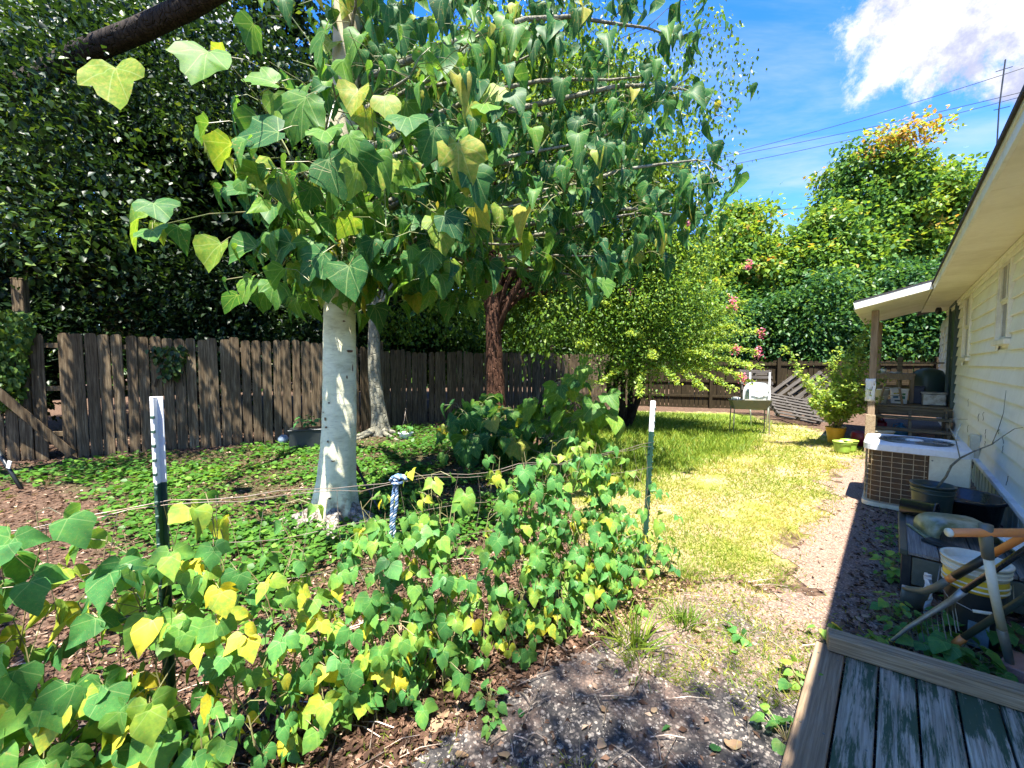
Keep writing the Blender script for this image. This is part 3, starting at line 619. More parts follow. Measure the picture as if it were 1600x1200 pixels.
_tc = NN(_nt, 'ShaderNodeTexCoord'); _s = NN(_nt, 'ShaderNodeSeparateXYZ'); _nt.links.new(_tc.outputs['Object'], _s.inputs[0]); _n = tex(_nt, _tc.outputs['Object'], 9, 6, .7)
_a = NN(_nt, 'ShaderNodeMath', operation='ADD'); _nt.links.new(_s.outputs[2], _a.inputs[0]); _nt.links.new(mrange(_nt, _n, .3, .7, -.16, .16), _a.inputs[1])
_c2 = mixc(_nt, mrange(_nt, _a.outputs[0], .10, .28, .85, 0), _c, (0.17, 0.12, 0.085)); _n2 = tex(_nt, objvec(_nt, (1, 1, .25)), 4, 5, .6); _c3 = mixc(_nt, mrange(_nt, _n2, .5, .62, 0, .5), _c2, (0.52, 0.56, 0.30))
_n3 = tex(_nt, objvec(_nt, (3, 3, 30)), 3, 3, .6); _c4 = mixc(_nt, mrange(_nt, _n3, .62, .70, 0, .45), _c3, (0.24, 0.20, 0.13)); _nt.links.new(mixc(_nt, mrange(_nt, _a.outputs[0], 2.35, 3.3, 0, .7), _c4, (0.24, 0.185, 0.105)), _p.inputs['Base Color'])  # upper trunk painted browner, standing in for shade under the crown
B_GREY = bark('grey_bark', (0.08, 0.07, 0.05), (0.20, 0.19, 0.14), (0.32, 0.31, 0.24), 9, 0.5, 0.5)
B_RED = bark('red_brown_bark', (0.030, 0.014, 0.009), (0.075, 0.035, 0.021), (0.14, 0.075, 0.048), 14, 0.25, 0.9)
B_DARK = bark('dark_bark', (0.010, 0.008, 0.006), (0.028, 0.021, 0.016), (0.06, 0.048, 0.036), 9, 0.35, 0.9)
M_STEM = worn('vine_stem', (0.16, 0.17, 0.06), (0.20, 0.11, 0.07), 0.6, 20)
M_PETIOLE = worn('yellow_petiole', (0.14, 0.18, 0.05), (0.20, 0.13, 0.06), 0.5, 20)

def wander(a, b, n, amp, rr, sag=0.0):
    a = Vector(a); b = Vector(b); pts = []; o = Vector((0, 0, 0))
    for i in range(n+1):
        f = i/n; o += Vector((rr.gauss(0, amp), rr.gauss(0, amp), rr.gauss(0, amp*0.6)))/n**0.5
        pts.append(a.lerp(b, f)+o*math.sin(math.pi*min(f, 0.999)) + Vector((0, 0, sag*math.sin(math.pi*f))))
    return pts
def crown_leaves(C, per, rc, size, tint0, g, droop=0.35, flat_=0.7, hang=0.0, tvar=.13):
    """leaves gathered round the cluster centres C"""
    n = len(C)*per; c = np.repeat(C, per, axis=0); off = g.normal(0, 1, (n, 3))*np.array([rc, rc, rc*flat_]); P = c+off
    Dr = norm(off)*0.6+g.normal(0, .6, (n, 3)); Dr[:, 2] -= droop+hang
    Nr = g.normal(0, .45, (n, 3)); Nr[:, 2] += 1.0
    S = size*g.uniform(.65, 1.25, n); T = np.clip(np.repeat(g.normal(tint0, tvar, len(C)), per)+g.normal(0, .14, n), 0, 1)
    return P, Dr, Nr, S, T
def tree(name, label, base, trunk_h, r0, cc, rad, ncl, per, rc, size, lm, bm, seed, tint=0.4, tp=None, lean=(0, 0), flare=1.5, group=None, nlimb=14, zmin=None, droop=0.35, hang=0.0, hollow=0.45, cat='tree', stems=1, lumps=5, extra=None, tvar=.13):
    rr = random.Random(seed); g = np.random.default_rng(seed); bx, by = base[0], base[1]; bz = gz(base) if abs(bx) < 12 else 0
    root = thing(name, label, cat, (bx, by, bz), 0, group)
    cc = np.array(cc, float)-np.array([bx, by, bz]); rad = np.array(rad, float)
    # the crown is a few overlapping lumps
    cl = []
    lump = [(cc, rad*0.72)]
    for k in range(lumps):
        d = g.normal(0, 1, 3); d /= np.linalg.norm(d); lump.append((cc+d*rad*g.uniform(.45, .62), rad*g.uniform(.34, .52)))
    wts = np.array([np.prod(r_)**(2/3) for _, r_ in lump]); wts /= wts.sum()
    while len(cl) < ncl:
        q, r_ = lump[g.choice(len(lump), p=wts)]; d = g.normal(0, 1, 3); d /= np.linalg.norm(d); f = g.uniform(hollow**2, 1)**0.5
        p = q+d*r_*f
        if zmin is not None and p[2]+bz < zmin: continue
        cl.append(p)
    C = np.array(cl)
    if extra is not None: C = np.vstack([C, np.array(extra)-np.array([bx, by, bz])])
    P, Dr, Nr, S, T = crown_leaves(C, per, rc, size, tint, g, droop, hang=hang, tvar=tvar)
    me = big_mesh('crown', P, Dr, Nr, S, T, tp or two(), lm); link(me, 'crown', root, kind='stuff')
    for si in range(stems):
        a = 2*math.pi*si/max(stems, 1)+0.5; so = Vector((math.cos(a), math.sin(a), 0))*(r0*1.1 if stems > 1 else 0)
        top = Vector((lean[0], lean[1], trunk_h))+so*(4 if stems > 1 else 0)
        pts = wander(so-Vector((0, 0, 0.1)), top, 9, 0.06 if stems == 1 else 0.09, rr); rs = []
        for i in range(len(pts)):
            f = i/(len(pts)-1); rs.append(r0*(1-0.38*f)*(1+(flare-1)*math.exp(-f*trunk_h/0.28)))
        tk = MB().tube(pts, rs, 14); o = tk.obj('trunk', bm, root, True)
        own = [C[i] for i in g.choice(len(C), min(len(C), max(2, nlimb//stems)), replace=False)]
        for q in own:
            fr = rr.uniform(.62, 1.0); st = pts[int(fr*(len(pts)-1))]; q = Vector(q); ln = (q-st).length
            path = wander(st, q, 6, 0.10*ln**0.5, rr, 0.10*ln); rb = rs[int(fr*(len(pts)-1))]*rr.uniform(.3, .5)
            MB().tube(path, [rb*(1-0.85*i/6)+0.004 for i in range(7)], 6).obj('limb', bm, root, True)
    return root

# ------------------------------------------------------------------ trees behind the fences
DT = 'trees and bushes behind the left fence'
left_trees = [
 ((-12.6, 8.2), 'dark leafy tree behind the fence at the left edge of the photo', (-12.3, 8.8, 6.0), (3.2, 2.4, 5.2), 0.75),
 ((-9.4, 10.2), 'dark glossy tree behind the left fence above the missing board', (-9.3, 10.0, 6.8), (3.0, 2.2, 5.4), 0.5),
 ((-6.9, 11.6), 'dark glossy tree behind the left fence, left of the pale trunk', (-6.7, 11.5, 7.4), (2.9, 2.2, 6.0), 0.30),
 ((-4.4, 12.8), 'dark tree behind the fence, seen just behind the pale trunk', (-4.4, 12.7, 7.4), (2.7, 2.0, 6.0), 0.30),
 ((-13.0, 14.5), 'tall tree farther behind the left fence with sunlit small leaves', (-13.0, 14.5, 7.4), (4.6, 3.0, 5.0), 0.6),
 ((-7.4, 17.0), 'tall far tree showing through gaps above the left fence', (-7.4, 17.0, 8.0), (4.4, 3.0, 5.6), 0.6),
 ((-1.6, 17.5), 'tall far tree between the second trunk and the dark reddish trunk', (-1.6, 17.5, 7.6), (4.2, 3.0, 5.4), 0.6)]
for i, (b_, lab, cc, rad, ti) in enumerate(left_trees):
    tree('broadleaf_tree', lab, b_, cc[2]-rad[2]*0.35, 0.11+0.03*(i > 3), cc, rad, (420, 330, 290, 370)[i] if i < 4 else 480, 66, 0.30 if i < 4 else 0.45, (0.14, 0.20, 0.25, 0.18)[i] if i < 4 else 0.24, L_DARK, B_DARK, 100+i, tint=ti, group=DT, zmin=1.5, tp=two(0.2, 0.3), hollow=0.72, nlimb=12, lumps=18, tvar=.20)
for i, (b_, lab, cc, rad) in enumerate([((-10.6, 8.0), 'dark bush rising behind the left fence next to the tall stub post', (-10.6, 8.2, 2.4), (2.0, 1.0, 2.0)),
        ((-7.2, 9.3), 'dark bush behind the left fence between the gap and the white post top', (-7.2, 9.4, 2.5), (2.0, 1.0, 2.1)), ((-4.6, 10.9), 'dark bush behind the fence right behind the pale trunk', (-4.7, 11.0, 2.6), (1.9, 1.0, 2.2)),
        ((-2.6, 13.4), 'dark bush behind the fence between the two farther trunks', (-2.4, 13.6, 2.9), (2.4, 1.2, 2.4)), ((1.6, 16.0), 'bush behind the fence at the right of the dark reddish trunk', (1.6, 16.2, 3.2), (2.8, 1.4, 2.8))]):
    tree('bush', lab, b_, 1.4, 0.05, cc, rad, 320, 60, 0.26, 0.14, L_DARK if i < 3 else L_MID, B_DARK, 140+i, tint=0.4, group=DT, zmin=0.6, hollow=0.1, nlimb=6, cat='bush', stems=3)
RT = 'trees behind the rear fence'
rear = [
 ((16.6, 18.4), 'tallest tree behind the rear fence with a rusty orange tip', (16.4, 18.4, 7.0), (2.7, 2.2, 5.6), 0.52, 300),
 ((10.9, 18.2), 'tree with a small pointed top left of the tallest rear tree', (10.6, 18.4, 5.4), (2.2, 2.0, 4.0), 0.62, 220),
 ((13.6, 17.6), 'rounded tree between the pointed one and the tallest rear tree', (13.4, 17.7, 5.0), (2.3, 2.0, 3.9), 0.50, 260),
 ((19.6, 18.4), 'broad pale leaved tree just right of the tallest rear tree', (19.4, 18.4, 6.4), (2.4, 2.2, 4.9), 0.62, 280),
 ((22.8, 17.4), 'tree partly hidden by the roof edge of the house', (22.6, 17.4, 6.2), (2.7, 2.2, 4.6), 0.55, 240),
 ((7.4, 17.2), 'low tree behind the rear fence beyond the pink crepe myrtle', (7.2, 17.4, 4.2), (2.3, 1.8, 3.2), 0.60, 220),
 ((3.8, 18.0), 'tree behind the left end of the rear fence', (3.6, 18.2, 4.6), (2.4, 1.8, 3.8), 0.5, 200)]
for i, (b_, lab, cc, rad, ti, ncl) in enumerate(rear):
    ex = None
    tree('broadleaf_tree', lab, b_, cc[2]-rad[2]*0.2, 0.17, cc, rad, int(ncl*1.15), 100, 0.31, 0.23, L_REAR, B_DARK, 160+i, tint=ti, group=RT, zmin=2.0, tp=two(0.15, 0.34), hollow=0.7, nlimb=14, lumps=18)
g = np.random.default_rng(33)
tip = bpy.data.objects.get('broadleaf_tree.007')
C = np.stack([g.normal(0.0, .6, 14)+0.0, g.normal(-0.9, .5, 14), g.uniform(10.4, 11.8, 14)], 1)
P, Dr, Nr, S, T = crown_leaves(C, 60, 0.30, 0.2, 0.97, g); T = np.clip(T, .80, 1)
link(big_mesh('rusty_leaves', P, Dr, Nr, S, T, two(0.15, 0.34), L_REAR), 'rusty_leaves', tip, kind='stuff', label='rusty orange foliage at the top')
for i, (b_, lab, cc, rad) in enumerate([((8.3, 16.2), 'dark shaded bush behind the rear fence, above the grill tray', (8.3, 16.2, 2.7), (2.2, 1.1, 2.3)), ((11.8, 15.6), 'dark shaded bush behind the rear fence, above the pallets', (11.8, 15.6, 3.0), (2.3, 1.2, 2.6)),
        ((15.2, 14.6), 'dark shaded bush behind the rear fence, left of the porch post', (15.0, 14.8, 3.0), (2.2, 1.2, 2.6)), ((18.6, 13.8), 'dark shaded bush behind the porch railing', (18.4, 14.2, 2.8), (2.4, 1.2, 2.4))]):
    tree('bush', lab, b_, 1.6, 0.06, cc, rad, 330, 60, 0.3, 0.17, L_REAR, B_DARK, 180+i, tint=0.22, group=RT, zmin=0.5, hollow=0.1, nlimb=6, cat='bush', stems=3)

g = np.random.default_rng(35); n = 70000; a_ = g.uniform(-1.35, 1.35, n); r_ = g.uniform(27, 36, n)
hh_ = (7.5+1.6*np.sin(a_*9)+1.1*np.sin(a_*23+1))*g.random(n)**.8*np.where(a_ > .35, .75, 1.0)
tag(link(big_mesh('distant_woods', np.stack([r_*np.sin(a_), r_*np.cos(a_), hh_+.2], 1), g.normal(0, 1, (n, 3)), g.normal(0, .5, (n, 3))+np.array([0, -.3, .8]), g.uniform(.4, .8, n), np.clip(g.normal(.35, .2, n), 0, 1), two(.2, .4), L_MID), 'distant_woods', kind='stuff'), 'distant mass of green woods glimpsed through gaps behind the fences', 'woods')
# ------------------------------------------------------------------ trees inside the yard
def flared(name_root, base, h, r0, top, bm, seed, nb=7, n=28, flare=0.8, rings=26, fl_h=0.3, amp=0.05):
    """trunk with a root flare of separate buttresses"""
    rr = random.Random(seed); m = MB(); ph = [rr.uniform(0, 6.28) for _ in range(4)]; vs = []
    for i in range(rings+1):
        f = i/rings; z = -0.08+(h+0.08)*f**1.5; fz = max(0, (z+0.05))/fl_h
        cx = top[0]*(z/h)+amp*math.sin(z*1.1+ph[0])*min(1, z); cy = top[1]*(z/h)+amp*math.cos(z*0.9+ph[1])*min(1, z)
        for j in range(n):
            a = 2*math.pi*j/n; lob = 0.5+0.5*math.cos(nb*a+ph[2]+0.6*math.sin(2*a)); r = r0*(1-0.30*z/h)*(1+0.04*math.cos(3*a+z*2+ph[3])+0.03*math.cos(2*a-z))
            r *= 1+flare*math.exp(-fz)*(0.45+1.0*lob)*0.75; r += 0.006*math.sin(z*23+a*2)*0.4
            vs.append((cx+r*math.cos(a), cy+r*math.sin(a), z))
    fs = [(i*n+j, i*n+(j+1) % n, (i+1)*n+(j+1) % n, (i+1)*n+j) for i in range(rings) for j in range(n)]
    m.add(vs, fs+[tuple(range(rings*n, rings*n+n))]); return m.obj('trunk', bm, name_root, True)
# second trunk, pale with roots
t2b = (-3.07, 9.2)
t2 = tree('yard_tree', 'slender grey trunk with spreading roots behind and right of the pale tree', t2b, 4.2, 0.11, (-3.2, 9.4, 6.3), (2.3, 1.9, 2.7), 190, 60, 0.3, 0.11, L_MID, B_GREY, 201, tint=0.35, hollow=0.2, zmin=3.2, nlimb=10)
for o in list(t2.children):
    if o.name.startswith('trunk'): bpy.data.objects.remove(o)
flared(t2, t2b, 4.2, 0.155, (-0.15, 0.05), B_GREY, 9, nb=6, flare=1.0, fl_h=0.32)
for k, a in enumerate((-0.2, -0.9, -2.2, 3.5, 2.4)):
    d = Vector((math.cos(a), math.sin(a), 0)); MB().tube([d*0.12+Vector((0, 0, .14)), d*0.35+Vector((0, 0, .05)), d*0.65+Vector((0.05*k, 0, .015)), d*(0.95+0.1*k)+Vector((0.1, 0, -.03))], [0.075, 0.055, 0.04, 0.02], 8).obj('root', B_GREY, t2, True)
# dark reddish trunk with the big small-leaved crown
ex = [at(px, py, t) for (px, py, t) in ((1118, 60, 9.6), (1140, 95, 9.6), (1150, 130, 9.6), (1128, 190, 9.5), (1100, 240, 9.4), (1130, 250, 9.4), (1105, 300, 9.4), (1075, 330, 9.4), (1060, 280, 9.4), (1090, 180, 9.5), (1080, 120, 9.5), (1095, 60, 9.5), (1040, 360, 9.2), (1010, 400, 9.2), (960, 440, 9.0), (900, 470, 8.8), (850, 500, 8.6), (1070, 30, 9.6), (1100, 15, 9.6))]
t3 = tree('yard_tree', 'large small-leaved tree with a thick dark reddish trunk in the middle of the yard', (-0.38, 9.7), 4.0, 0.25, (0.3, 9.7, 6.5), (4.1, 2.6, 4.2), 820, 74, 0.27, 0.105, L_TALLOW, B_RED, 202, tint=0.45, tp=two(0.12, 0.32), droop=0.7, hang=0.5, hollow=0.5, zmin=2.55, nlimb=30, lumps=9, extra=[tuple(q) for q in ex]+[tuple(at(840+270*rx_, 300+250*ry_, 9.2)) for rx_, ry_ in np.random.default_rng(5).random((90, 2)) if ry_ < 1.05-.35*rx_]+[tuple(at(610+260*rx_, 410+120*ry_, 10.6)) for rx_, ry_ in np.random.default_rng(6).random((55, 2))]+[tuple(at(860+260*rx_, 250+180*ry_, 9.6)) for rx_, ry_ in np.random.default_rng(7).random((50, 2))])
# crepe myrtle
g = np.random.default_rng(51)
t4 = tree('crepe_myrtle', 'bright green crepe myrtle with pink blossoms and several dark stems beside the lawn', (2.9, 10.3), 1.6, 0.085, (3.1, 9.8, 2.9), (2.6, 1.6, 2.3), 430, 80, 0.25, 0.075, L_MYRTLE, B_DARK, 203, tint=0.45, stems=5, nlimb=22, hollow=0.05, zmin=0.75, lumps=16)
b4 = Vector((2.9, 10.3, 0))
sprays = MB(); PP = []; rr = random.Random(8); ends = []
for (px, py, t) in ((1185, 552, 8.6), (1190, 520, 8.8), (1160, 590, 8.5), (1145, 480, 9.0), (1150, 545, 8.6), (1175, 575, 8.6), (1130, 440, 9.2), (1120, 400, 9.3), (1150, 610, 8.4), (1170, 410, 9.4), (1090, 360, 9.4), (1060, 600, 8.3), (1100, 610, 8.3), (1020, 560, 8.2), (980, 520, 8.3), (940, 470, 8.6), (1050, 380, 9.2), (900, 540, 8.6), (1080, 330, 9.3), (1000, 345, 9.2), (955, 380, 9.0), (1130, 360, 9.3), (1165, 470, 9.0), (1178, 600, 8.6), (1110, 560, 8.3), (1000, 620, 8.3), (930, 600, 8.5), (1190, 575, 8.8), (1150, 510, 8.7), (1075, 440, 8.8), (1015, 430, 8.7)):
    e = at(px, py, t)-b4; s = Vector((0.6, -0.2, 1.4)).lerp(e, 0.35)+Vector((rr.uniform(-.2, .2), rr.uniform(-.1, .1), 0.25)); path = wander(s, e, 10, 0.05, rr, 0.12)
    sprays.tube(path, [0.008]*5+[0.004]*6, 4, False); ends.append(e)
    for i in range(10):
        for q in range(26): 
            f = rr.random(); PP.append(tuple(path[i].lerp(path[i+1], f)+Vector((rr.gauss(0, .035), rr.gauss(0, .035), rr.gauss(0, .03)))))
sprays.obj('spray_stems', B_DARK, t4, kind='stuff'); P = np.array(PP); n = len(P)
Dr = g.normal(0, 1, (n, 3)); Nr = g.normal(0, .4, (n, 3)); Nr[:, 2] += 1
link(big_mesh('spray_leaves', P, Dr, Nr, g.uniform(.06, .09, n), g.uniform(.5, 1, n), two(0.2, 0.32), L_MYRTLE), 'spray_leaves', t4, kind='stuff')
fl = []
for q in ends[:5]+[at(px, py, 8.9)-b4 for (px, py) in ((1060, 335), (1075, 350), (985, 455), (1145, 470), (1170, 415))]:
    m = 46; P = np.array(q)+g.normal(0, 1, (m, 3))*np.array([.045, .045, .06]); me = big_mesh('blossom', P, g.normal(0, 1, (m, 3)), g.normal(0, 1, (m, 3)), g.uniform(.03, .05, m), g.uniform(0, 1, m), two(0.3, 0.5), L_PINK)
    link(me, 'blossom', t4)

# overhanging shade tree whose trunk stands left of the frame
g = np.random.default_rng(61); rr = random.Random(61)
sb = Vector((-8.6, 2.9, 0)); t5 = thing('shade_tree', 'large overhanging tree whose thick dark limb crosses the top left corner', 'tree', sb)
MB().tube(wander((0, 0, -.1), (0.6, 0.3, 4.6), 8, .08, rr), [.55, .42, .36, .34, .33, .32, .31, .30, .29], 14).obj('trunk', B_DARK, t5, True)
lp = [Vector((-8.0, 3.2, 4.4)), at(30, 135, 6.4), at(130, 82, 6.2), at(215, 48, 6.0), at(300, 8, 5.7), at(365, -30, 5.4), at(440, -120, 4.8), Vector((-1.9, 3.2, 7.4)), Vector((-1.0, 1.8, 8.2)), Vector((-0.4, 0.2, 8.8))]
MB().tube([p-sb for p in lp], [.22, .17, .155, .145, .135, .12, .11, .10, .08, .04], 12).obj('limb', B_DARK, t5, True)
for q in ((-6, -1, 8.0), (-3.5, -2.5, 8.2), (-7.5, 5.5, 7.0), (-4.6, 5.2, 6.8), (-4, 0.8, 8.4), (-1.2, -2.0, 8.0)):
    st = rr.choice(lp[1:7]) if q[1] > 0 else Vector((-8.0, 3.2, 4.5)); MB().tube([p-sb for p in wander(st, q, 8, .35, rr, .4)], [.11-.012*i for i in range(9)], 7).obj('limb', B_DARK, t5, True)
C1 = np.stack([g.uniform(-1.6, 0.75, 34), g.uniform(-2.9, -1.05, 34), g.uniform(7.4, 8.6, 34)], 1)
C1 = C1[(C1[:, 0] < 0.85-0.75*(C1[:, 1]+2.0)) & (np.sin(C1[:, 0]*1.7)+np.cos(C1[:, 1]*2.1) > -1.45)]
C2 = np.stack([g.uniform(-9.5, -2.6, 75), g.uniform(6.5, 8.6, 75), g.uniform(4.9, 8.0, 75)], 1)
C3 = np.stack([g.uniform(-9.8, -5.2, 60), g.uniform(4.2, 6.4, 60), g.uniform(2.9, 5.2, 60)], 1)
C4 = np.array([tuple(at(-20+110*a_, 60+100*b_, 5.7)) for a_, b_ in g.random((14, 2))]+[tuple(at(60+460*a_, -60+230*b_, 7.2)) for a_, b_ in g.random((26, 2))])
C = np.vstack([C1, C2, C3, C4])-np.array(sb)
P, Dr, Nr, S, T = crown_leaves(C, 90, 0.34, 0.105, 0.42, g, tvar=.22)
Q_ = crown_leaves(C1-np.array(sb), 110, 0.40, 0.10, 0.45, g)
P, Dr, Nr, S, T = [np.concatenate([a_, b_]) for a_, b_ in zip((P, Dr, Nr, S, T), Q_)]
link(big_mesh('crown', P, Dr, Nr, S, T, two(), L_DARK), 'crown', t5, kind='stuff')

# ------------------------------------------------------------------ leaf parts: the largest in view are single objects
def frame_of(d, n):
    y = d.normalized(); z = (n-y*n.dot(y)); z = z.normalized() if z.length > 1e-4 else y.orthogonal().normalized(); x = y.cross(z); return Matrix((x, y, z)).transposed()
def leaf_set(root, P, D, N, S, T, tps, mat, limit=300, name='leaf', seed=0, rest='leaves'):
    P = np.array(P); D = np.array(D); N = np.array(N); S = np.array(S); T = np.array(T); o3 = np.array(root.matrix_basis.translation)
    W = P+o3-np.array([0, 0, CAMZ]); dist = np.linalg.norm(W, axis=1)
    dep = W[:, 1]; u = np.abs(W[:, 0]/np.maximum(dep, .05)); vv = np.abs(W[:, 2]/np.maximum(dep, .05)+0.05)
    score = S/dist*((dep > 0.2) & (u < 1.32) & (vv < 1.0)); order = np.argsort(-score); big = [i for i in order[:limit] if score[i] > 0]
    # shared meshes: each blade shape in several tints
    rr = random.Random(seed); cache = {}
    for i in big:
        k = (rr.randrange(len(tps)), round(float(T[i])*16)/16)
        if k not in cache:
            v, f, uvs = tps[k[0]]; me = bpy.data.meshes.new(name); me.from_pydata(v.tolist(), [], f.tolist())
            a = me.attributes.new('tint', 'FLOAT', 'POINT'); a.data.foreach_set('value', np.full(len(v), k[1], np.float32))
            ul = me.uv_layers.new(name='UVMap'); ul.data.foreach_set('uv', uvs[f.reshape(-1)].reshape(-1).astype(np.float32)); me.shade_smooth(); me.materials.append(mat); cache[k] = me
        o = bpy.data.objects.new(name, cache[k]); col.objects.link(o); o.parent = root
        o.matrix_basis = Matrix.Translation(Vector(P[i])) @ frame_of(Vector(D[i]), Vector(N[i])).to_4x4() @ Matrix.Scale(float(S[i]), 4)
    rst = np.setdiff1d(np.arange(len(P)), big)
    if len(rst):
        for j in range(1):
            me = big_mesh(rest, P[rst], D[rst], N[rst], S[rst], T[rst], tps[0], mat, uv=True, smooth=True); link(me, rest, root, kind='stuff')
TP_MAIN = [tpl(PALM2, droop=.95, fold=.45, wave=.06, seed=7), tpl(PALM3, droop=.75, fold=-.25, wave=.08, seed=8), tpl(PALM2, droop=.1, fold=.6, wave=.05, seed=9), tpl(PALM3, droop=.30, fold=.10, wave=.04, seed=1), tpl(PALM3, droop=.15, fold=.22, wave=.05, seed=2), tpl(PALM2, droop=.38, fold=.12, wave=.04, seed=3), tpl(PALM2, droop=.2, fold=-.12, wave=.05, seed=4), tpl(PALM3, droop=.45, fold=-.05, wave=.07, seed=5), tpl(PALM3, droop=.6, fold=.3, wave=.06, seed=6)]
TP_BEAN = [tpl(BEAN, droop=.8, fold=.55, wave=.04, seed=16), tpl(BEAN, droop=.7, fold=-.2, wave=.05, seed=17), tpl(BEAN, droop=.22, fold=.10, wave=.03, seed=11), tpl(BEAN, droop=.40, fold=.22, wave=.03, seed=12), tpl([(x*0.86, y) for x, y in BEAN], droop=.3, fold=.35, wave=.03, seed=13), tpl([(x*1.1, y) for x, y in BEAN], droop=.15, fold=-.08, wave=.04, seed=14), tpl([(x*.9, y) for x, y in BEAN], droop=.6, fold=.15, wave=.05, seed=15)]

# ------------------------------------------------------------------ the pale tree in front
mb_ = G(523, 812); main = thing('lobed_leaf_tree', 'tree in front with smooth pale trunk and large hanging lobed leaves', 'tree', (mb_.x, mb_.y, gz(mb_)))
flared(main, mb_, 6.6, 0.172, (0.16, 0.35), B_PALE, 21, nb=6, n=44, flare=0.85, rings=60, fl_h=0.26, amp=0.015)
for k, (a, l) in enumerate(((-0.35, .55), (-1.2, .42), (-2.3, .5), (3.4, .6), (-0.05, .4), (1.6, .5))):
    d = Vector((math.cos(a), math.sin(a), 0)); MB().tube([d*0.16+Vector((0, 0, .12)), d*0.30+Vector((0, 0, .055)), d*(0.25+l/2)+Vector((0, 0, .015)), d*(0.2+l)+Vector((0.02, 0, -.05))], [0.09, 0.07, 0.045, 0.02], 10).obj('root', bark('root_bark', (0.10, 0.07, 0.05), (0.26, 0.23, 0.19), (0.44, 0.41, 0.36), 12, 1, 0.8) if k == 0 else bpy.data.materials['root_bark'], main, True)
M_SCAR = worn('brown_bark_scar', (0.10, 0.05, 0.025), (0.20, 0.11, 0.06), 0.9, 40, bmp=1.0)
for (px, py, sx, sz) in ((512, 690, .010, .014), (530, 500, .012, .008), (521, 720, .02, .006), (537, 548, .022, .016), (541, 575, .007, .05), (512, 630, .012, .010), (506, 655, .010, .022), (508, 668, .014, .012), (519, 776, .016, .010), (535, 590, .006, .02), (502, 645, .006, .01)):
    c = at(px, py, mb_.y-0.13)-Vector(main.location)
    sg = MB(); n = 9; vs = []; r9 = random.Random(px)
    for (q, dd) in ((1.0, 0.0), (0.7, -0.006), (0.35, -0.003)):
        for j in range(n):
            a = 2*math.pi*j/n; w_ = r9.uniform(.7, 1.2); vs.append((c.x+sx*q*w_*math.cos(a), 0, c.z+sz*q*w_*math.sin(a)))
    tx, ty = 0.16*c.z/6.6, 0.35*c.z/6.6; rad_ = 0.172*(1-0.3*c.z/6.6)*(1+.85*math.exp(-(c.z+.05)/.26)*.7)+0.004
    out_ = []
    for i, (x, y, z) in enumerate(vs):
        dx_ = max(-0.95, min(.95, (x-tx)/rad_)); out_.append((x, ty-rad_*math.sqrt(1-dx_*dx_)-(0.003 if i < n else 0.007), z))
    sg.add(out_, [(i*n+j, i*n+(j+1) % n, (i+1)*n+(j+1) % n, (i+1)*n+j) for i in range(2) for j in range(n)]+[tuple(range(2*n, 3*n))]); sg.obj('bark_scar', M_SCAR, main, True)
g = np.random.default_rng(77); rr = random.Random(77)
mo = Vector(main.location)
pet = MB(); LP, LD, LN, LS, LT = [], [], [], [], []
def leafy_twig(tipw, n, spread=0.30, size=0.18, tint=None, pet=pet, out=None, hang=.8, thin=0.0):
    for k in range(n):
        if rr.random() < thin: continue
        a = rr.uniform(0, 6.28); pl = rr.uniform(.10, .30)*spread/0.3; b0 = tipw-Vector((0, 0, rr.uniform(-.05, .12)))
        e = b0+Vector((math.cos(a)*pl, math.sin(a)*pl, rr.uniform(-.10, .12)))
        pet.tube([b0-out, b0.lerp(e, .5)+Vector((0, 0, .035))-out, e-out], 0.0026, 3, False)
        d = Vector((math.cos(a)*rr.uniform(.2, .9), math.sin(a)*rr.uniform(.2, .9), -rr.uniform(.35, 1.3)*hang)); nn = Vector((math.cos(a)*.6+rr.gauss(0, .35), math.sin(a)*.6+rr.gauss(0, .35)-.15, rr.uniform(.35, 1.0)))
        yield e-out, d, nn, size*rr.uniform(.42, 1.22), min(1, max(0, (rr.gauss(.45, .20) if tint is None else rr.gauss(tint, .17)) if rr.random() > .05 else rr.uniform(.85, 1)))
def put(tipw, n, **k):
    px_ = 800+F*tipw.x/tipw.y; k['thin'] = .25 if (495 < px_ < 605 and tipw.y < 4.25) else (.18 if px_ < 640 else .0)
    if abs(tipw.x+1.88) < .42 and tipw.y < 3.85 and tipw.z > 3.3: k['thin'] = .85
    if px_ > 850: k['size'] = .165; k['tint'] = .22
    for q in leafy_twig(tipw, n, out=mo, **k):
        LP.append(tuple(q[0])); LD.append(tuple(q[1])); LN.append(tuple(q[2])); LS.append(q[3]); LT.append(q[4])
tips = []
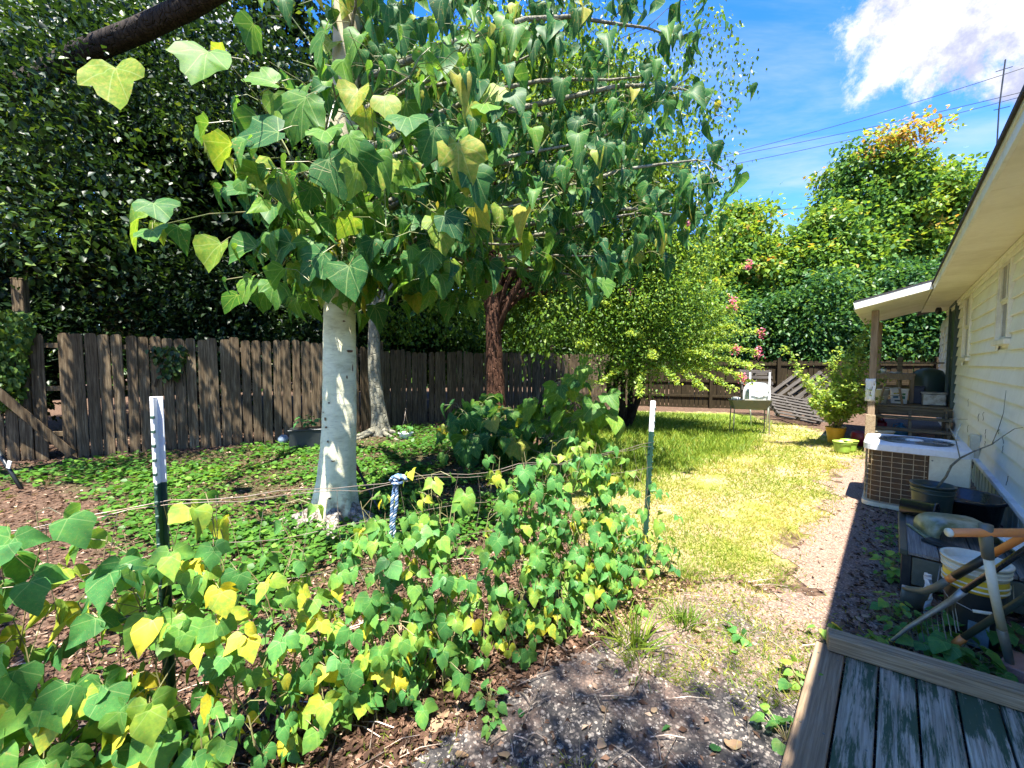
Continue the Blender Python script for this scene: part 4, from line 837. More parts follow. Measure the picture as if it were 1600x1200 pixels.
# boughs: (direction end point in the world), each with side twigs
def inside(px, py, x_): return True
bough_ends = [at(px, py, t) for (px, py, t) in ((1100, 150, 5.4), (1060, 60, 5.6), (1090, 250, 5.0), (1020, 330, 4.8), (930, 400, 4.6), (1000, 120, 4.8), (950, 210, 4.4), (880, 300, 4.2), (820, 380, 4.1), (760, 200, 3.6), (700, 330, 3.8), (650, 400, 3.7), (840, 80, 4.6), (740, 60, 4.0), (640, 120, 3.3), (430, 200, 3.3), (410, 330, 3.5), (470, 370, 3.6), (540, 400, 3.5), (600, 280, 3.2), (520, 130, 3.3), (1040, -60, 5.5), (900, -60, 5.0), (760, -90, 4.6), (560, -60, 3.9), (980, 250, 5.6), (860, 180, 5.6), (760, 300, 5.4), (1080, 340, 5.4), (700, 180, 5.6), (600, 60, 5.2), (900, 430, 5.4))]
for i, e in enumerate(bough_ends):
    h0 = min(6.3, max(2.5, e.z-0.25-0.28*(e-mo).xy.length)); st = Vector((mo.x+0.16*h0/6.6, mo.y+0.35*h0/6.6, h0)); ln = (e-st).length
    path = wander(st, e, 8, .07*ln**.5, rr, .05*ln); r_ = 0.011+0.009*ln**.8
    MB().tube([p-mo for p in path], [r_*(1-.8*q/8)+.003 for q in range(9)], 7).obj('branch', B_GREY, main, True)
    put(e, 7)
    for q in range(2, 9):
        for s_ in range(2 if q > 3 else 1):
            b0 = path[q]; off = Vector((rr.gauss(0, .34), rr.gauss(0, .30), rr.gauss(.03, .26))); tw = b0+off
            if tw.z < 2.28 or tw.y < 2.4: continue
            pet.tube([b0-mo, b0.lerp(tw, .5)+Vector((0, 0, .04))-mo, tw-mo], [.007, .005, .003], 4, False); put(tw, rr.randint(4, 6))
# leaves placed as in the photograph, close to the lens
for (px, py, t, sz, dx, dz, nx, tn) in ((435, 205, 2.9, .30, -.9, -.15, .0, .2), (512, 250, 2.9, .27, .5, -.9, -.2, .25), (478, 150, 3.0, .28, -.3, -.7, .2, .5), (430, 130, 3.0, .2, -1, .1, 0, .6), (180, 105, 3.3, .34, .2, -.7, 0, .86), (545, 415, 3.0, .26, .2, -.9, 0, .3), (505, 395, 3.1, .24, -.7, -.6, .2, .25), (715, 225, 2.9, .26, .3, -.9, .1, .95), (680, 200, 2.9, .2, -.3, -.8, .2, .3), (735, 265, 3.0, .22, .5, -.8, .2, .3), (455, 380, 3.2, .26, -.8, -.5, .2, .3), (345, 380, 3.6, .26, -.3, -.9, .1, .8), (230, 335, 4.0, .30, -.8, -.3, 0, .75), (400, 385, 3.4, .24, -.7, -.5, 0, .45), (560, 140, 2.9, .19, -.2, -.9, .1, .93), (600, 150, 2.95, .18, .3, -.9, .1, .9), (690, 365, 3.4, .17, .2, -.9, 0, .9), (780, 135, 3.9, .22, -.5, -.6, 0, .88)):
    p = at(px, py, t); LP.append(tuple(p-mo)); LD.append((dx, -.25, dz)); LN.append((nx, -.85, .55)); LS.append(sz); LT.append(tn)
    pet.tube([p-mo, p-mo+Vector((-dx*.05+.02, .06, .07)), p-mo+Vector((-dx*.06+.03, .14, .12))], .003, 4, False)
pet.obj('petioles', M_PETIOLE, main, kind='stuff')
# the low bough that droops beside the wire fence
for (px, py, t) in ((900, 570, 5.0), (925, 600, 4.9), (870, 600, 5.1), (915, 640, 4.9), (930, 665, 4.9), (880, 650, 5.2), (850, 620, 5.5), (905, 690, 5.0)):
    pass
leaf_set(main, LP, LD, LN, LS, LT, TP_MAIN, L_MAIN, 300, 'leaf', 3)

# saplings of the same kind under the dark trunk
def sapling(name, label, base, tipsw, seed, size=.22, tint=.25, n=6):
    global rr
    rr = random.Random(seed); root = thing(name, label, 'sapling', (base.x, base.y, gz(base))); o3 = Vector(root.location); pm_ = MB(); A = [[] for _ in range(5)]
    for e in tipsw:
        path = wander(o3, e, 5, .06, rr, .12); MB().tube([p-o3 for p in path], [.014, .012, .010, .008, .006, .004], 6).obj('stem', B_GREY, root, True)
        for q, tp_ in ((5, e), (4, path[4]), (3, path[3])):
            for r_ in leafy_twig(tp_+Vector((rr.gauss(0, .06), rr.gauss(0, .06), 0)), n if q == 5 else n-2, size=size, tint=tint, pet=pm_, out=o3, hang=.6):
                for a_, b_ in zip(A, r_): a_.append(tuple(b_) if isinstance(b_, Vector) else b_)
    pm_.obj('petioles', M_PETIOLE, root, kind='stuff'); leaf_set(root, *A, TP_MAIN, L_MAIN, 140, 'leaf', seed)
def scatter_tips(pts): return [at(*p) for p in pts]
sapling('lobed_sapling', 'dark low thicket of large lobed leaves at the foot of the dark reddish trunk', at(775, 700, z=0), scatter_tips([(690, 665, 6.6), (720, 640, 6.8), (760, 625, 7.2), (800, 640, 7.0), (840, 660, 6.6), (870, 690, 6.2), (740, 680, 6.0), (800, 680, 6.0), (700, 700, 6.2), (850, 710, 5.8), (770, 655, 6.6), (820, 700, 6.2)]), 31, .24, .32, 7)
sapling('lobed_sapling', 'drooping sapling with bright lobed leaves between the dark trunk and the crepe myrtle', at(835, 715, z=0), scatter_tips([(900, 575, 5.4), (925, 610, 5.2), (880, 600, 5.5), (930, 645, 5.1), (900, 655, 5.2), (860, 620, 5.7), (915, 680, 5.0), (850, 600, 6.0)]), 32, .22, .58, 5)

# ------------------------------------------------------------------ wire fence with posts, rope and bean vines
Wp1 = at(252, 785, 1.5); Wp1.z = 0; Wp2 = at(1012, 695, 3.18); Wp2.z = 0
wf = thing('wire_fence', 'low wire mesh fence sagging between two green metal posts with white tops', 'wire fence', (Wp1.x, Wp1.y, 0)); wo = Vector((Wp1.x, Wp1.y, 0)); wd = Wp2-Wp1; wn = Vector((-wd.y, wd.x, 0)).normalized()
def WF(k, z, off=0.0): return wo+wd*k+Vector((0, 0, z))+wn*off
def wtop(k): return (1.12-0.12*k if k > 0 else 1.12+0.05*k)-0.05*math.sin(math.pi*max(0, min(1, k)))+0.008*math.sin(k*23)
def tpost(base, h, white, rotz, lean, label):
    p = thing('metal_post', label, 'post', base, rotz); 
    def prof(z0, z1, m, nm, e=0):
        b = MB(); b.box((0, 0, (z0+z1)/2), (0.040+e, 0.006+e, z1-z0), 0.0012); b.box((0, -0.017, (z0+z1)/2), (0.006+e, 0.030, z1-z0), 0.0012); return b.obj(nm, m, p)
    prof(-0.1, h-white, M_DGREEN, 'shaft'); prof(h-white, h, M_WHITE, 'white_top', 0.0006)
    st = MB(); z = 0.1
    while z < h-0.03: st.box((0, -0.035, z), (0.012, 0.008, 0.012), 0.002); z += 0.054
    st.obj('studs', M_DGREEN, p, kind='stuff'); p.rotation_euler = (lean[0], lean[1], rotz); p['group'] = 'green metal posts with white tops'; return p
tpost((Wp1.x, Wp1.y, 0), 1.525, 0.33, 0.35, (0, 0.0), 'near green metal post with a flaking white top standing among the bean leaves')
tpost((Wp2.x-0.02, Wp2.y, 0), 1.35, 0.25, 0.5, (0.0, 0.055), 'far thin green metal post with white top beside the lawn')
rr = random.Random(12)
for (f, thick) in ((1.0, .0022), (0.985, .0018), (.82, .0016), (.64, .0016), (.46, .0016), (.28, .0016), (.10, .0016)):
    pts = []
    k = -0.95
    while k < 1.02:
        pts.append(WF(k, wtop(k)*f+0.010*math.sin(k*31+f*9)+rr.gauss(0, .004), 0.02*math.sin(k*7+f*5)+rr.gauss(0, .005))-wo); k += 0.04
    MB().tube(pts, thick, 5).obj('strand', M_WIRE, wf, True)
vw = MB(); k = -0.93
while k < 1.0:
    pts = [WF(k+0.006*math.sin(z_*9+k*40), wtop(k)*z_/6, 0.02*math.sin(k*7+z_))-wo for z_ in range(7)]; vw.tube(pts, .0013, 4); k += 0.052
vw.obj('stay_wires', M_WIRE, wf, kind='stuff')

def vine(label, k0, k1, nst, seed, h0=.85, h1=1.05, groups=8, yellow=.12, front=(.02, .22), size=(.085, .125), cy=None, low=0.05):
    rr = random.Random(seed); kb = (k0+k1)/2; base = WF(kb, 0); root = thing('bean_vine', label, 'vine', base, 0, 'bean vines on the wire fence'); o3 = Vector(base)
    A = [[] for _ in range(5)]; st = MB()
    tocam = (Vector((0, 0, CAMZ))-(base+Vector((0, 0, .7)))).normalized()
    for i in range(nst):
        k = rr.uniform(k0, k1); fr = -rr.uniform(*front)*1.0; hh = wtop(k)*rr.uniform(h0, h1) if rr.random() < .8 else wtop(k)*rr.uniform(.25, .7)
        pts = []; n = 10
        for j in range(n+1):
            f = j/n; z = hh*f; o_ = fr*(1-f)*1.0*math.sin(math.pi*(.25+.6*f))+rr.gauss(0, .015); k += rr.gauss(0, .010)
            pts.append(WF(k, z, o_)-o3)
        st.tube(pts, [.0035-.0002*j for j in range(n+1)], 5, False)
        for q in range(groups):
            f = (q+rr.random())/groups*(1-low)+low; j = min(n-1, int(f*n)); b0 = pts[j].lerp(pts[j+1], f*n-j)
            side = Vector((rr.gauss(0, 1), rr.gauss(0, 1)*.6, rr.gauss(.2, .4)))+Vector((tocam.x, tocam.y, 0))*rr.uniform(.1, 1.3); side.normalize(); pl = rr.uniform(.05, .16); e = b0+side*pl+Vector((0, 0, .02))
            if (e+o3).z < .02: continue
            st.tube([b0, b0.lerp(e, .5)+Vector((0, 0, .02)), e], .0016, 3, False)
            sz = rr.uniform(*size); t_ = rr.gauss(.46, .16) if rr.random() > yellow else rr.uniform(.72, 1.0)
            hd = Vector((side.x, side.y, 0)); hd = hd.normalized() if hd.length > .1 else Vector((0, -1, 0)); sd = Vector((-hd.y, hd.x, 0))
            dn = rr.uniform(.5, 1.5); nn = hd*rr.uniform(.5, 1.1)+Vector((rr.gauss(0, .25), rr.gauss(0, .25)-.25, rr.uniform(.35, .9)))
            for (dx, dy, s_) in ((0, 1, 1.05), (1, .12, .92), (-1, .12, .92)):
                if rr.random() < .10: continue
                d = sd*dx+hd*dy*.7+Vector((0, 0, -dn*(.5+.5*abs(dy)))); p = e+(hd*.022+Vector((0, 0, -.012)) if dy == 1 else sd*dx*.006)
                A[0].append(tuple(p)); A[1].append(tuple(d)); A[2].append(tuple(nn+sd*dx*.25+Vector((rr.gauss(0, .18), rr.gauss(0, .18), 0)))); A[3].append(sz*s_*rr.uniform(.85, 1.1)); A[4].append(min(1, max(0, t_+rr.gauss(0, .07))))
    st.obj('stems', M_STEM, root, kind='stuff'); leaf_set(root, *A, TP_BEAN, L_BEAN, 300, 'leaf', seed)
vine('dense yellowing bean vine at the left edge, left of the near post', -.40, -.0, 32, 41, groups=10, yellow=.22, size=(.075, .112), front=(-.05, .22), h0=.9, h1=1.04)
vine('thin bean vine hanging between the near post and the pale trunk', .0, .30, 23, 42, groups=7, yellow=.25, size=(.055, .085), h0=.5, h1=.98, front=(.0, .32))
vine('bean vine in the middle of the wire fence, around the blue rope', .27, .52, 23, 43, groups=8, yellow=.12, size=(.048, .078), h0=.7, h1=1.04, front=(.0, .36))
vine('dense bean vine heaped over the wire right of the blue rope', .48, .82, 38, 44, groups=9, yellow=.09, size=(.046, .078), h0=.9, h1=1.12, front=(.0, .40))
vine('thin dark bean vine climbing the far metal post', .80, 1.04, 10, 45, groups=7, yellow=.08, size=(.045, .075), h0=.6, h1=1.02, front=(.0, .25))

# rope knotted over the top wire
rk = on = None
kr = 0.304; rt = WF(kr, wtop(kr)+.012, -.02); rope = thing('rope', 'blue and white twisted rope knotted over the top wire and hanging down', 'rope', rt)
M_ROPE1 = worn('blue_rope_strand', (0.10, 0.19, 0.33), (0.03, 0.06, 0.12), 0.7, 60); M_ROPE2 = worn('pale_rope_strand', (0.55, 0.62, 0.68), (0.30, 0.36, 0.42), 0.7, 60)
def twisted(path, r, n_per=40, turns_per_m=22):
    P = [Vector(p) for p in path]; seg = [(P[i+1]-P[i]).length for i in range(len(P)-1)]; Lt = sum(seg); N = max(12, int(Lt*220)); outs = [[], [], []]
    for i in range(N+1):
        d = Lt*i/N; j = 0
        while j < len(seg)-1 and d > seg[j]: d -= seg[j]; j += 1
        p = P[j].lerp(P[j+1], min(1, d/seg[j])); t = (P[j+1]-P[j]).normalized(); a = t.orthogonal().normalized(); b = t.cross(a); ph = 2*math.pi*turns_per_m*Lt*i/N
        for s_ in range(3): q = ph+s_*2.094; outs[s_].append(p+(a*math.cos(q)+b*math.sin(q))*r*.55)
    return outs
for path in ([(0, 0, 0), (-.012, -.02, -.1), (-.02, -.022, -.25), (-.035, -.02, -.42), (-.03, -.02, -.5), (-.015, -.02, -.56)], [(0.012, -.02, 0), (.012, -.03, -.12), (-.005, -.03, -.22), (.008, -.03, -.35)], [(-.02, -.02, .0), (.0, -.04, .025), (.04, -.035, .02), (.055, -.01, .0), (.04, .02, .01), (.0, .03, .015), (-.02, .01, .0), (.0, -.035, -.012), (.045, -.03, -.005)]):
    for s_, pts in enumerate(twisted(path, .0085)): MB().tube(pts, .0052, 5).obj('strand', M_ROPE1 if s_ else M_ROPE2, rope, True)

# ------------------------------------------------------------------ ground cover, all real geometry
def polar(n, r0=1.0, r1=14.0, half=64, g=rng):
    r = r0*(r1/r0)**g.random(n); a = np.radians(g.uniform(-half, half, n)); return r*np.sin(a), r*np.cos(a)
def lay(name, n, keep, hrange, size, tpl_, mat, tint, upr=0.0, r0=1.0, r1=14, label=None, cat=None, nn=.35, power=1.0, half=64):
    x, y = polar(n, r0, r1, half); k = keep(x, y); x = x[k]; y = y[k]; m = len(x); z = gh(x, y)+rng.uniform(hrange[0], hrange[1], m)
    if upr > 0:
        D = rng.normal(0, 1, (m, 3))*np.array([.5, .5, .1]); D[:, 2] = upr*rng.uniform(.5, 1.3, m); N = rng.normal(0, 1, (m, 3)); N[:, 2] = .25
    else:
        D = rng.normal(0, 1, (m, 3)); D[:, 2] *= .22; N = rng.normal(0, nn, (m, 3)); N[:, 2] = 1
    dist = np.hypot(x, y); S = rng.uniform(size[0], size[1], m)*np.clip(dist/4.5, 1, 1.8)**power; T = np.clip(tint(x, y, m), 0, 1)
    o = link(big_mesh(name, np.stack([x, y, z], 1), D, N, S, T, tpl_, mat), name, kind='stuff'); o['label'] = label; o['category'] = cat; return o
def vn(x, y, s, ph=0): return (np.sin(x*s+ph)+np.sin(y*s*1.3+ph*2)+np.sin((x+y)*s*.7+ph*3)+np.sin((x-y)*s*1.9+ph))/4
BL = (np.array([(-.06, 0, 0), (.06, 0, 0), (.045, .55, .04), (-.045, .55, .04), (0, 1, .22)]), np.array([(0, 1, 2), (0, 2, 3), (3, 2, 4)]), np.zeros((5, 2)))
BL2 = (np.array([(-.09, 0, 0), (.09, 0, 0), (0, 1, .2)]), np.array([(0, 1, 2)]), np.zeros((3, 2)))
inL = lambda x, y: inpoly(x+rng.normal(0, .08, len(x)), y+rng.normal(0, .08, len(x)), LAWN)
inP = lambda x, y: inpoly(x, y, PATH)
yard = lambda x, y: (x*NV.x+y*NV.y < .8)
lay('lush_grass', 150000, lambda x, y: inpoly(x+rng.normal(0, .2, len(x)), y+rng.normal(0, .2, len(x)), LUSH), (-.01, .0), (.06, .13), BL, L_GRASS, lambda x, y, m: rng.normal(.22, .13, m)+.12*vn(x, y, 1.7), upr=1.0, r0=3.0, label='long bright green grass along the far left of the lawn', cat='grass', power=.4)
lay('lawn_grass', 420000, lambda x, y: inL(x, y) & (vn(x, y, 4.1)+rng.normal(0, .30, len(x)) > -.42), (-.008, .0), (.025, .055), BL2, L_GRASS, lambda x, y, m: rng.normal(.50, .16, m)+.22*vn(x, y, 2.3, 1), upr=.55, r0=2.2, r1=13, label='short yellow green lawn grass in the sun', cat='grass', power=.8)
lay('sparse_grass', 230000, lambda x, y: (inpoly(x, y, SPARSE) & (vn(x, y, 5.3)+rng.normal(0, .3, len(x)) > -.2)) | (yard(x, y) & ~inpoly(x, y, LAWN) & (rng.random(len(x)) < .10*(vn(x, y, 3, 2) > .0))), (-.006, .0), (.025, .06), BL2, L_GRASS, lambda x, y, m: rng.normal(.45, .25, m), upr=.4, r0=1.4, r1=8, label='sparse thin grass between gravel and lawn', cat='grass')
CL4 = four(.42, .1, .08)
lay('ground_cover', 110000, lambda x, y: inpoly(x+rng.normal(0, .2, len(x)), y+rng.normal(0, .2, len(x)), CLOV) & (vn(x, y, 2.6, .5)+rng.normal(0, .25, len(x)) > -.08), (.01, .10), (.035, .075), CL4, L_CLOVER, lambda x, y, m: rng.normal(.42, .2, m)+.15*vn(x, y, 1.2), r0=2.4, r1=13, label='green clover-like ground cover under the pale tree', cat='ground cover', power=.5)
lay('leaf_litter', 120000, lambda x, y: yard(x, y) & ~inpoly(x, y, LAWN) & (~inP(x, y) | (rng.random(len(x)) < np.where(x*NV.x+y*NV.y > -.2, .8, .03))), (.0, .022), (.018, .05), two(.4, .26), L_LITTER, lambda x, y, m: rng.normal(.45, .27, m), r0=1.05, r1=12, label='brown leaf litter and wood chips covering the soil', cat='leaf litter', nn=.5, power=.6)
PB = (np.array([(.5, 0, 0), (-.5, .05, 0), (0, .42, .05), (.05, -.45, 0), (0, 0, .38), (0, 0, -.3)]), np.array([(0, 2, 4), (2, 1, 4), (1, 3, 4), (3, 0, 4), (2, 0, 5), (1, 2, 5), (3, 1, 5), (0, 3, 5)]), np.zeros((6, 2)))
lay('pebbles', 60000, lambda x, y: inP(x, y), (.004, .009), (.004, .011), PB, L_PEBBLE, lambda x, y, m: rng.beta(1.2, 1.3, m), r0=1.15, r1=8, label='loose pale pebbles on the dark gravel path', cat='gravel', power=.5)
tw = MB(); r9 = random.Random(4)
for i in range(420):
    r_ = 1.1*(6/1.1)**r9.random(); a = R(r9.uniform(-58, 50)); x, y = r_*math.sin(a), r_*math.cos(a)
    if inpoly(np.array([x]), np.array([y]), LAWN)[0] or x*NV.x+y*NV.y > .6: continue
    d = Vector((r9.gauss(0, 1), r9.gauss(0, 1), 0)).normalized()*r9.uniform(.05, .28); p = Vector((x, y, gz((x, y))+.02))
    tw.tube([p-d/2, p+Vector((0, 0, .02)), p+d/2+Vector((0, 0, r9.uniform(0, .03)))], r9.uniform(.0012, .003), 4, False)
tw = tw.obj('fallen_twigs', M_WIRE, kind='stuff'); tag(tw, 'thin dry fallen twigs on the litter under the vines', 'twigs')

# ------------------------------------------------------------------ things beside the house
def rr_poly(x0, x1, y0, y1, r, n=6):
    P = []
    for (cx, cy, a0) in ((x1-r, y1-r, 0), (x0+r, y1-r, 90), (x0+r, y0+r, 180), (x1-r, y0+r, 270)):
        for k in range(n+1): a = R(a0+90*k/n); P.append((cx+r*math.cos(a), cy+r*math.sin(a)))
    return P
# air conditioner: local x along the wall (away from the camera), local y towards the yard
ac = thing('air_conditioner', 'boxy outdoor air conditioner with white top and rusty brown grille beside the house wall', 'air conditioner', H(6.1, 0.2), RZ)
M_ACW = worn('white_enamel', (0.76, 0.78, 0.80), (0.45, 0.42, 0.34), 0.35, 4, lo=0.55, hi=0.85); M_ACC = worn('cream_enamel', (0.68, 0.66, 0.50), (0.40, 0.33, 0.20), 0.4, 4, lo=0.5, hi=0.85)
M_COIL = worn('rusty_coil', (0.075, 0.045, 0.022), (0.16, 0.085, 0.035), 0.8, 14, bmp=.6); M_GUARD = worn('cream_guard_wire', (0.50, 0.42, 0.26), (0.30, 0.17, 0.08), 0.5, 12)
X0, X1, Y0, Y1 = 0.0, 0.80, -0.40, 0.40; I4 = Matrix.Identity(4)
MB().prism(rr_poly(X0-.02, X1+.02, Y0-.02, Y1+.02, .10), .05, Matrix.Translation((0, 0, .02))).obj('base_pan', M_ACC, ac)
MB().prism(rr_poly(X0+.025, X1-.025, Y0+.025, Y1-.025, .10), .60, Matrix.Translation((0, 0, .072))).obj('coil', M_COIL, ac)
# fins on the coil, then the wire guard round the near face and the yard side
outl = [p for p in rr_poly(X0, X1, Y0, Y1, .12, 8)]
path = [(0.0, -0.10), (0.0, 0.10)]+[(0.12-0.12*math.cos(R(a)), 0.28+0.12*math.sin(R(a))) for a in range(0, 91, 15)]+[(0.3, .4), (0.55, .4), (0.80, .4)]
for k in range(11):
    z = .085+k*.058; MB().tube([(x-0.004, y+0.004, z) for x, y in path], .0032, 5).obj('guard_wire', M_GUARD, ac)
def along(path, d):
    for a, b in zip(path, path[1:]):
        l = math.dist(a, b)
        if d <= l: return (a[0]+(b[0]-a[0])*d/l, a[1]+(b[1]-a[1])*d/l)
        d -= l
    return path[-1]
d = 0.02
while d < 1.2:
    x, y = along(path, d); MB().tube([(x-.004, y+.004, .07), (x-.004, y+.004, .672)], .0032, 5).obj('guard_wire', M_GUARD, ac); d += .085
MB().box((.012, -.255, .372), (.03, .292, .60), .006).obj('side_panel', M_ACC, ac); MB().box((.40, -.392, .372), (.76, .03, .60), .006).obj('side_panel', M_ACC, ac)
for z in (.14, .62): MB().lathe([(0.008, 0), (0.007, .003), (0, .004)], (-.004, -.13, z), 8, rot=Matrix.Rotation(-math.pi/2, 3, 'Y')).obj('screw', M_DSTEEL, ac)
MB().box((-.006, -.32, .17), (.006, .05, .07), .002).obj('valve_plate', M_DSTEEL, ac)
tp_ = MB(); n_ = 28
ringsT = [(rr_poly(X0-.025, X1+.025, Y0-.025, Y1+.025, .13), .672), (rr_poly(X0-.025, X1+.025, Y0-.025, Y1+.025, .13), .735), (rr_poly(X0-.012, X1+.012, Y0-.012, Y1+.012, .12), .752), (rr_poly(X0+.06, X1-.06, Y0+.06, Y1-.06, .10), .764), (rr_poly(X0+.075, X1-.075, Y0+.075, Y1-.075, .30), .752)]
for P, z in ringsT: tp_.v += [(x, y, z) for x, y in P]
for i in range(len(ringsT)-1): tp_.f += [(i*n_+j, i*n_+(j+1) % n_, (i+1)*n_+(j+1) % n_, (i+1)*n_+j) for j in range(n_)]
tp_.f += [tuple(range(4*n_, 5*n_)), tuple(range(n_-1, -1, -1))]
tp_.obj('top_cover', M_ACW, ac)
fg = MB()
for r_ in (.31, .27, .23, .19, .15, .11): fg.tube([(.40+r_*math.cos(R(a)), r_*math.sin(R(a)), .762) for a in range(0, 361, 15)], .0028, 4, False)
for a in range(0, 360, 30): fg.tube([(.40+.07*math.cos(R(a)), .07*math.sin(R(a)), .765), (.40+.32*math.cos(R(a)), .32*math.sin(R(a)), .758)], .003, 4)
fg.obj('fan_guard', M_GALV, ac); MB().lathe([(.075, .755), (.075, .77), (.06, .776), (0, .778)], (.40, 0, 0), 20).obj('hub_cap', M_ACW, ac, True)
MB().lathe([(.31, .7535), (0, .7535)], (.40, 0, 0), 32).obj('fan_opening', M_DSTEEL, ac)
for k in range(3):
    a = 2.1*k; MB().add([(.40+.08*math.cos(a), .08*math.sin(a), .756), (.40+.28*math.cos(a), .28*math.sin(a), .7555), (.40+.28*math.cos(a+.5), .28*math.sin(a+.5), .759), (.40+.08*math.cos(a+.7), .08*math.sin(a+.7), .758)], [(0, 1, 2, 3)]).obj('fan_blade', M_GALV, ac)
# electrical box, conduit and stray cables
eb = thing('electrical_box', 'small beige disconnect box on the wall above the air conditioner conduit', 'electrical box', H(7.9, WD, .55), RZ)
MB().box((0, .055, 0), (.17, .085, .34), .008).obj('box_body', M_ACC, eb); MB().box((0, .101, .0), (.165, .010, .30), .004).obj('lid', M_ACC, eb); MB().box((.0, .112, -.10), (.03, .012, .03), .003).obj('latch', M_DSTEEL, eb)
MB().tube([(0, .06, -.17), (-.01, .07, -.26), (.03, .12, -.33), (.0, .18, -.36), (-.16, .16, -.33), (-.24, .10, -.31), (-.27, .12, -.40), (-.26, .16, -.52)], .016, 10).obj('conduit', M_GALV, eb, True)
MB().tube([(.05, .06, -.17), (.05, .09, -.24), (.10, .12, -.30), (.45, .10, -.33)], .010, 8).obj('conduit', M_BLACK, eb, True)
cbl = thing('wall_cable', 'thin grey cable looping off the wall near the porch steps', 'cable', H(9.4, WD, .5), RZ)
MB().tube([(.5, .03, .15), (.3, .03, .17), (.12, .05, .16), (0, .09, .06), (-.15, .12, -.15), (-.3, .11, -.32), (-.5, .1, -.4)], .007, 6).obj('strand', M_LEDGE, cbl, True)
# bits of bare stem and tendril still stuck to the siding
for (px, py, q) in ((1592, 690, 8), (1560, 655, 6)):
    pass
tn = thing('dried_tendrils', 'dried dark tendrils clinging to the lower siding', 'dead vine', H(7.6, WD, .9), RZ); r9 = random.Random(2)
for k in range(12):
    x = r9.uniform(-1.6, 1.6); z = r9.uniform(-.35, .25); p = [(x, .022, z)]
    for j in range(5): x += r9.gauss(0, .018); z -= r9.uniform(.008, .03); p.append((x, .022+r9.random()*.008, z))
    MB().tube(p, .0022, 4).obj('tendril', B_DARK, tn)

def bucket(name, label, loc, r0, r1, h, mats, cat='bucket', group=None, soil=True, wall=.008, ribs=(.80, .87), handle=False, tilt=None):
    """tapered bucket; mats = [(z0 fraction, z1 fraction, material, part name)]"""
    t = thing(name, label, cat, loc, RZ, group)
    def rad(f): return r0+(r1-r0)*f
    for (a, c, m, nm) in mats:
        pr = []
        n = max(2, int((c-a)*12))
        for i in range(n+1):
            f = a+(c-a)*i/n; e = .006 if any(abs(f-q) < .02 for q in ribs) else 0; pr.append((rad(f)+e, f*h))
        if a == 0: pr = [(0.0, 0.0), (rad(0)-.01, 0.0)]+pr
        if c >= 1: pr += [(rad(1)+.010, h-.016), (rad(1)+.011, h), (rad(1)-wall, h), (rad(.3)-wall, h*.3)]
        MB().lathe(pr, (0, 0, 0), 32).obj(nm, m, t, True)
    if soil: MB().lathe([(rad(.8)-wall-.001, h*.84), (rad(.8)*.6, h*.86), (0, h*.85)], (0, 0, 0), 20).obj('soil', M_SOIL, t, True)
    for q in ribs: MB().lathe([(rad(q)-.001, h*q-.006), (rad(q)+.009, h*q-.004), (rad(q)+.009, h*q+.004), (rad(q)-.001, h*q+.006)], (0, 0, 0), 32).obj('rim', mats[-1][2], t, True)
    if handle:
        pts = [((r1+.012)*math.cos(a), (r1+.012)*math.sin(a)*.55-(.16)*math.sin(a), h*.82-.24*math.sin(a)*.9) for a in [math.pi*i/14 for i in range(15)]]
        pts = [(-y*1.0-0.02, x, z) for (x, y, z) in [(p[0], -abs(p[1])*-1, p[2]) for p in pts]]
        MB().tube(pts, .0022, 5).obj('handle', M_GALV, t, True)
    return t
M_DBUCK = worn('faded_dark_green_plastic', (0.020, 0.040, 0.038), (0.07, 0.08, 0.05), 0.4, 5, lo=.5, hi=.9)
M_OLIVE = worn('olive_yellow_plastic', (0.38, 0.36, 0.08), (0.20, 0.19, 0.07), 0.45, 5)
bk = bucket('planting_bucket', 'tall dark bucket with ribbed rim and a bare twig, behind the bench', H(5.35, .30, gz(H(5.35, .3))), .115, .145, .53, [(0, 1, M_DBUCK, 'body')], ribs=(.86, .93))
dt_ = thing('dead_sapling', 'bare forked twig standing in the tall dark bucket in front of the wall', 'dead plant', H(5.35, .30, .44), RZ)
b0 = Vector((0, 0, 0)); o_ = H(5.35, .30, .44); rot = Matrix.Rotation(-RZ, 3, 'Z')
def lp_(px, py, t): return rot @ (at(px, py, t)-o_)
MB().tube([b0, lp_(1478, 745, 3.55), lp_(1486, 728, 3.5), lp_(1500, 716, 3.5), lp_(1520, 706, 3.5), lp_(1550, 694, 3.55), lp_(1570, 680, 3.5), lp_(1585, 670, 3.5), lp_(1598, 668, 3.5)], [.010, .009, .009, .008, .006, .005, .0035, .003, .002], 7).obj('stem', B_GREY, dt_, True)
MB().tube([lp_(1550, 694, 3.55), lp_(1560, 670, 3.55), lp_(1568, 645, 3.6), lp_(1572, 610, 3.6)], [.004, .003, .0025, .0015], 5).obj('stem', B_GREY, dt_, True)
MB().tube([lp_(1500, 716, 3.5), lp_(1494, 690, 3.6), lp_(1484, 668, 3.7), lp_(1486, 655, 3.7), lp_(1512, 655, 3.7)], [.005, .004, .003, .0025, .0015], 5).obj('stem', B_GREY, dt_, True)
tub = thing('plastic_tub', 'wide black plastic tub half hidden behind the dark bucket', 'tub', H(5.75, .50, 0), RZ)
MB().lathe([(0, 0), (.24, 0), (.29, .36), (.315, .365), (.315, .39), (.30, .39), (.28, .38), (.25, .2), (0, .18)], (0, 0, 0), 36).obj('body', M_BLACKG, tub, True); MB().lathe([(.26, .28), (.15, .31), (0, .30)], (0, 0, 0), 20).obj('soil', M_SOIL, tub, True)
bench = thing('low_bench', 'low weathered bench box with dark trim holding plastic pieces, near the wall', 'bench', H(4.5, .45, 0), RZ)
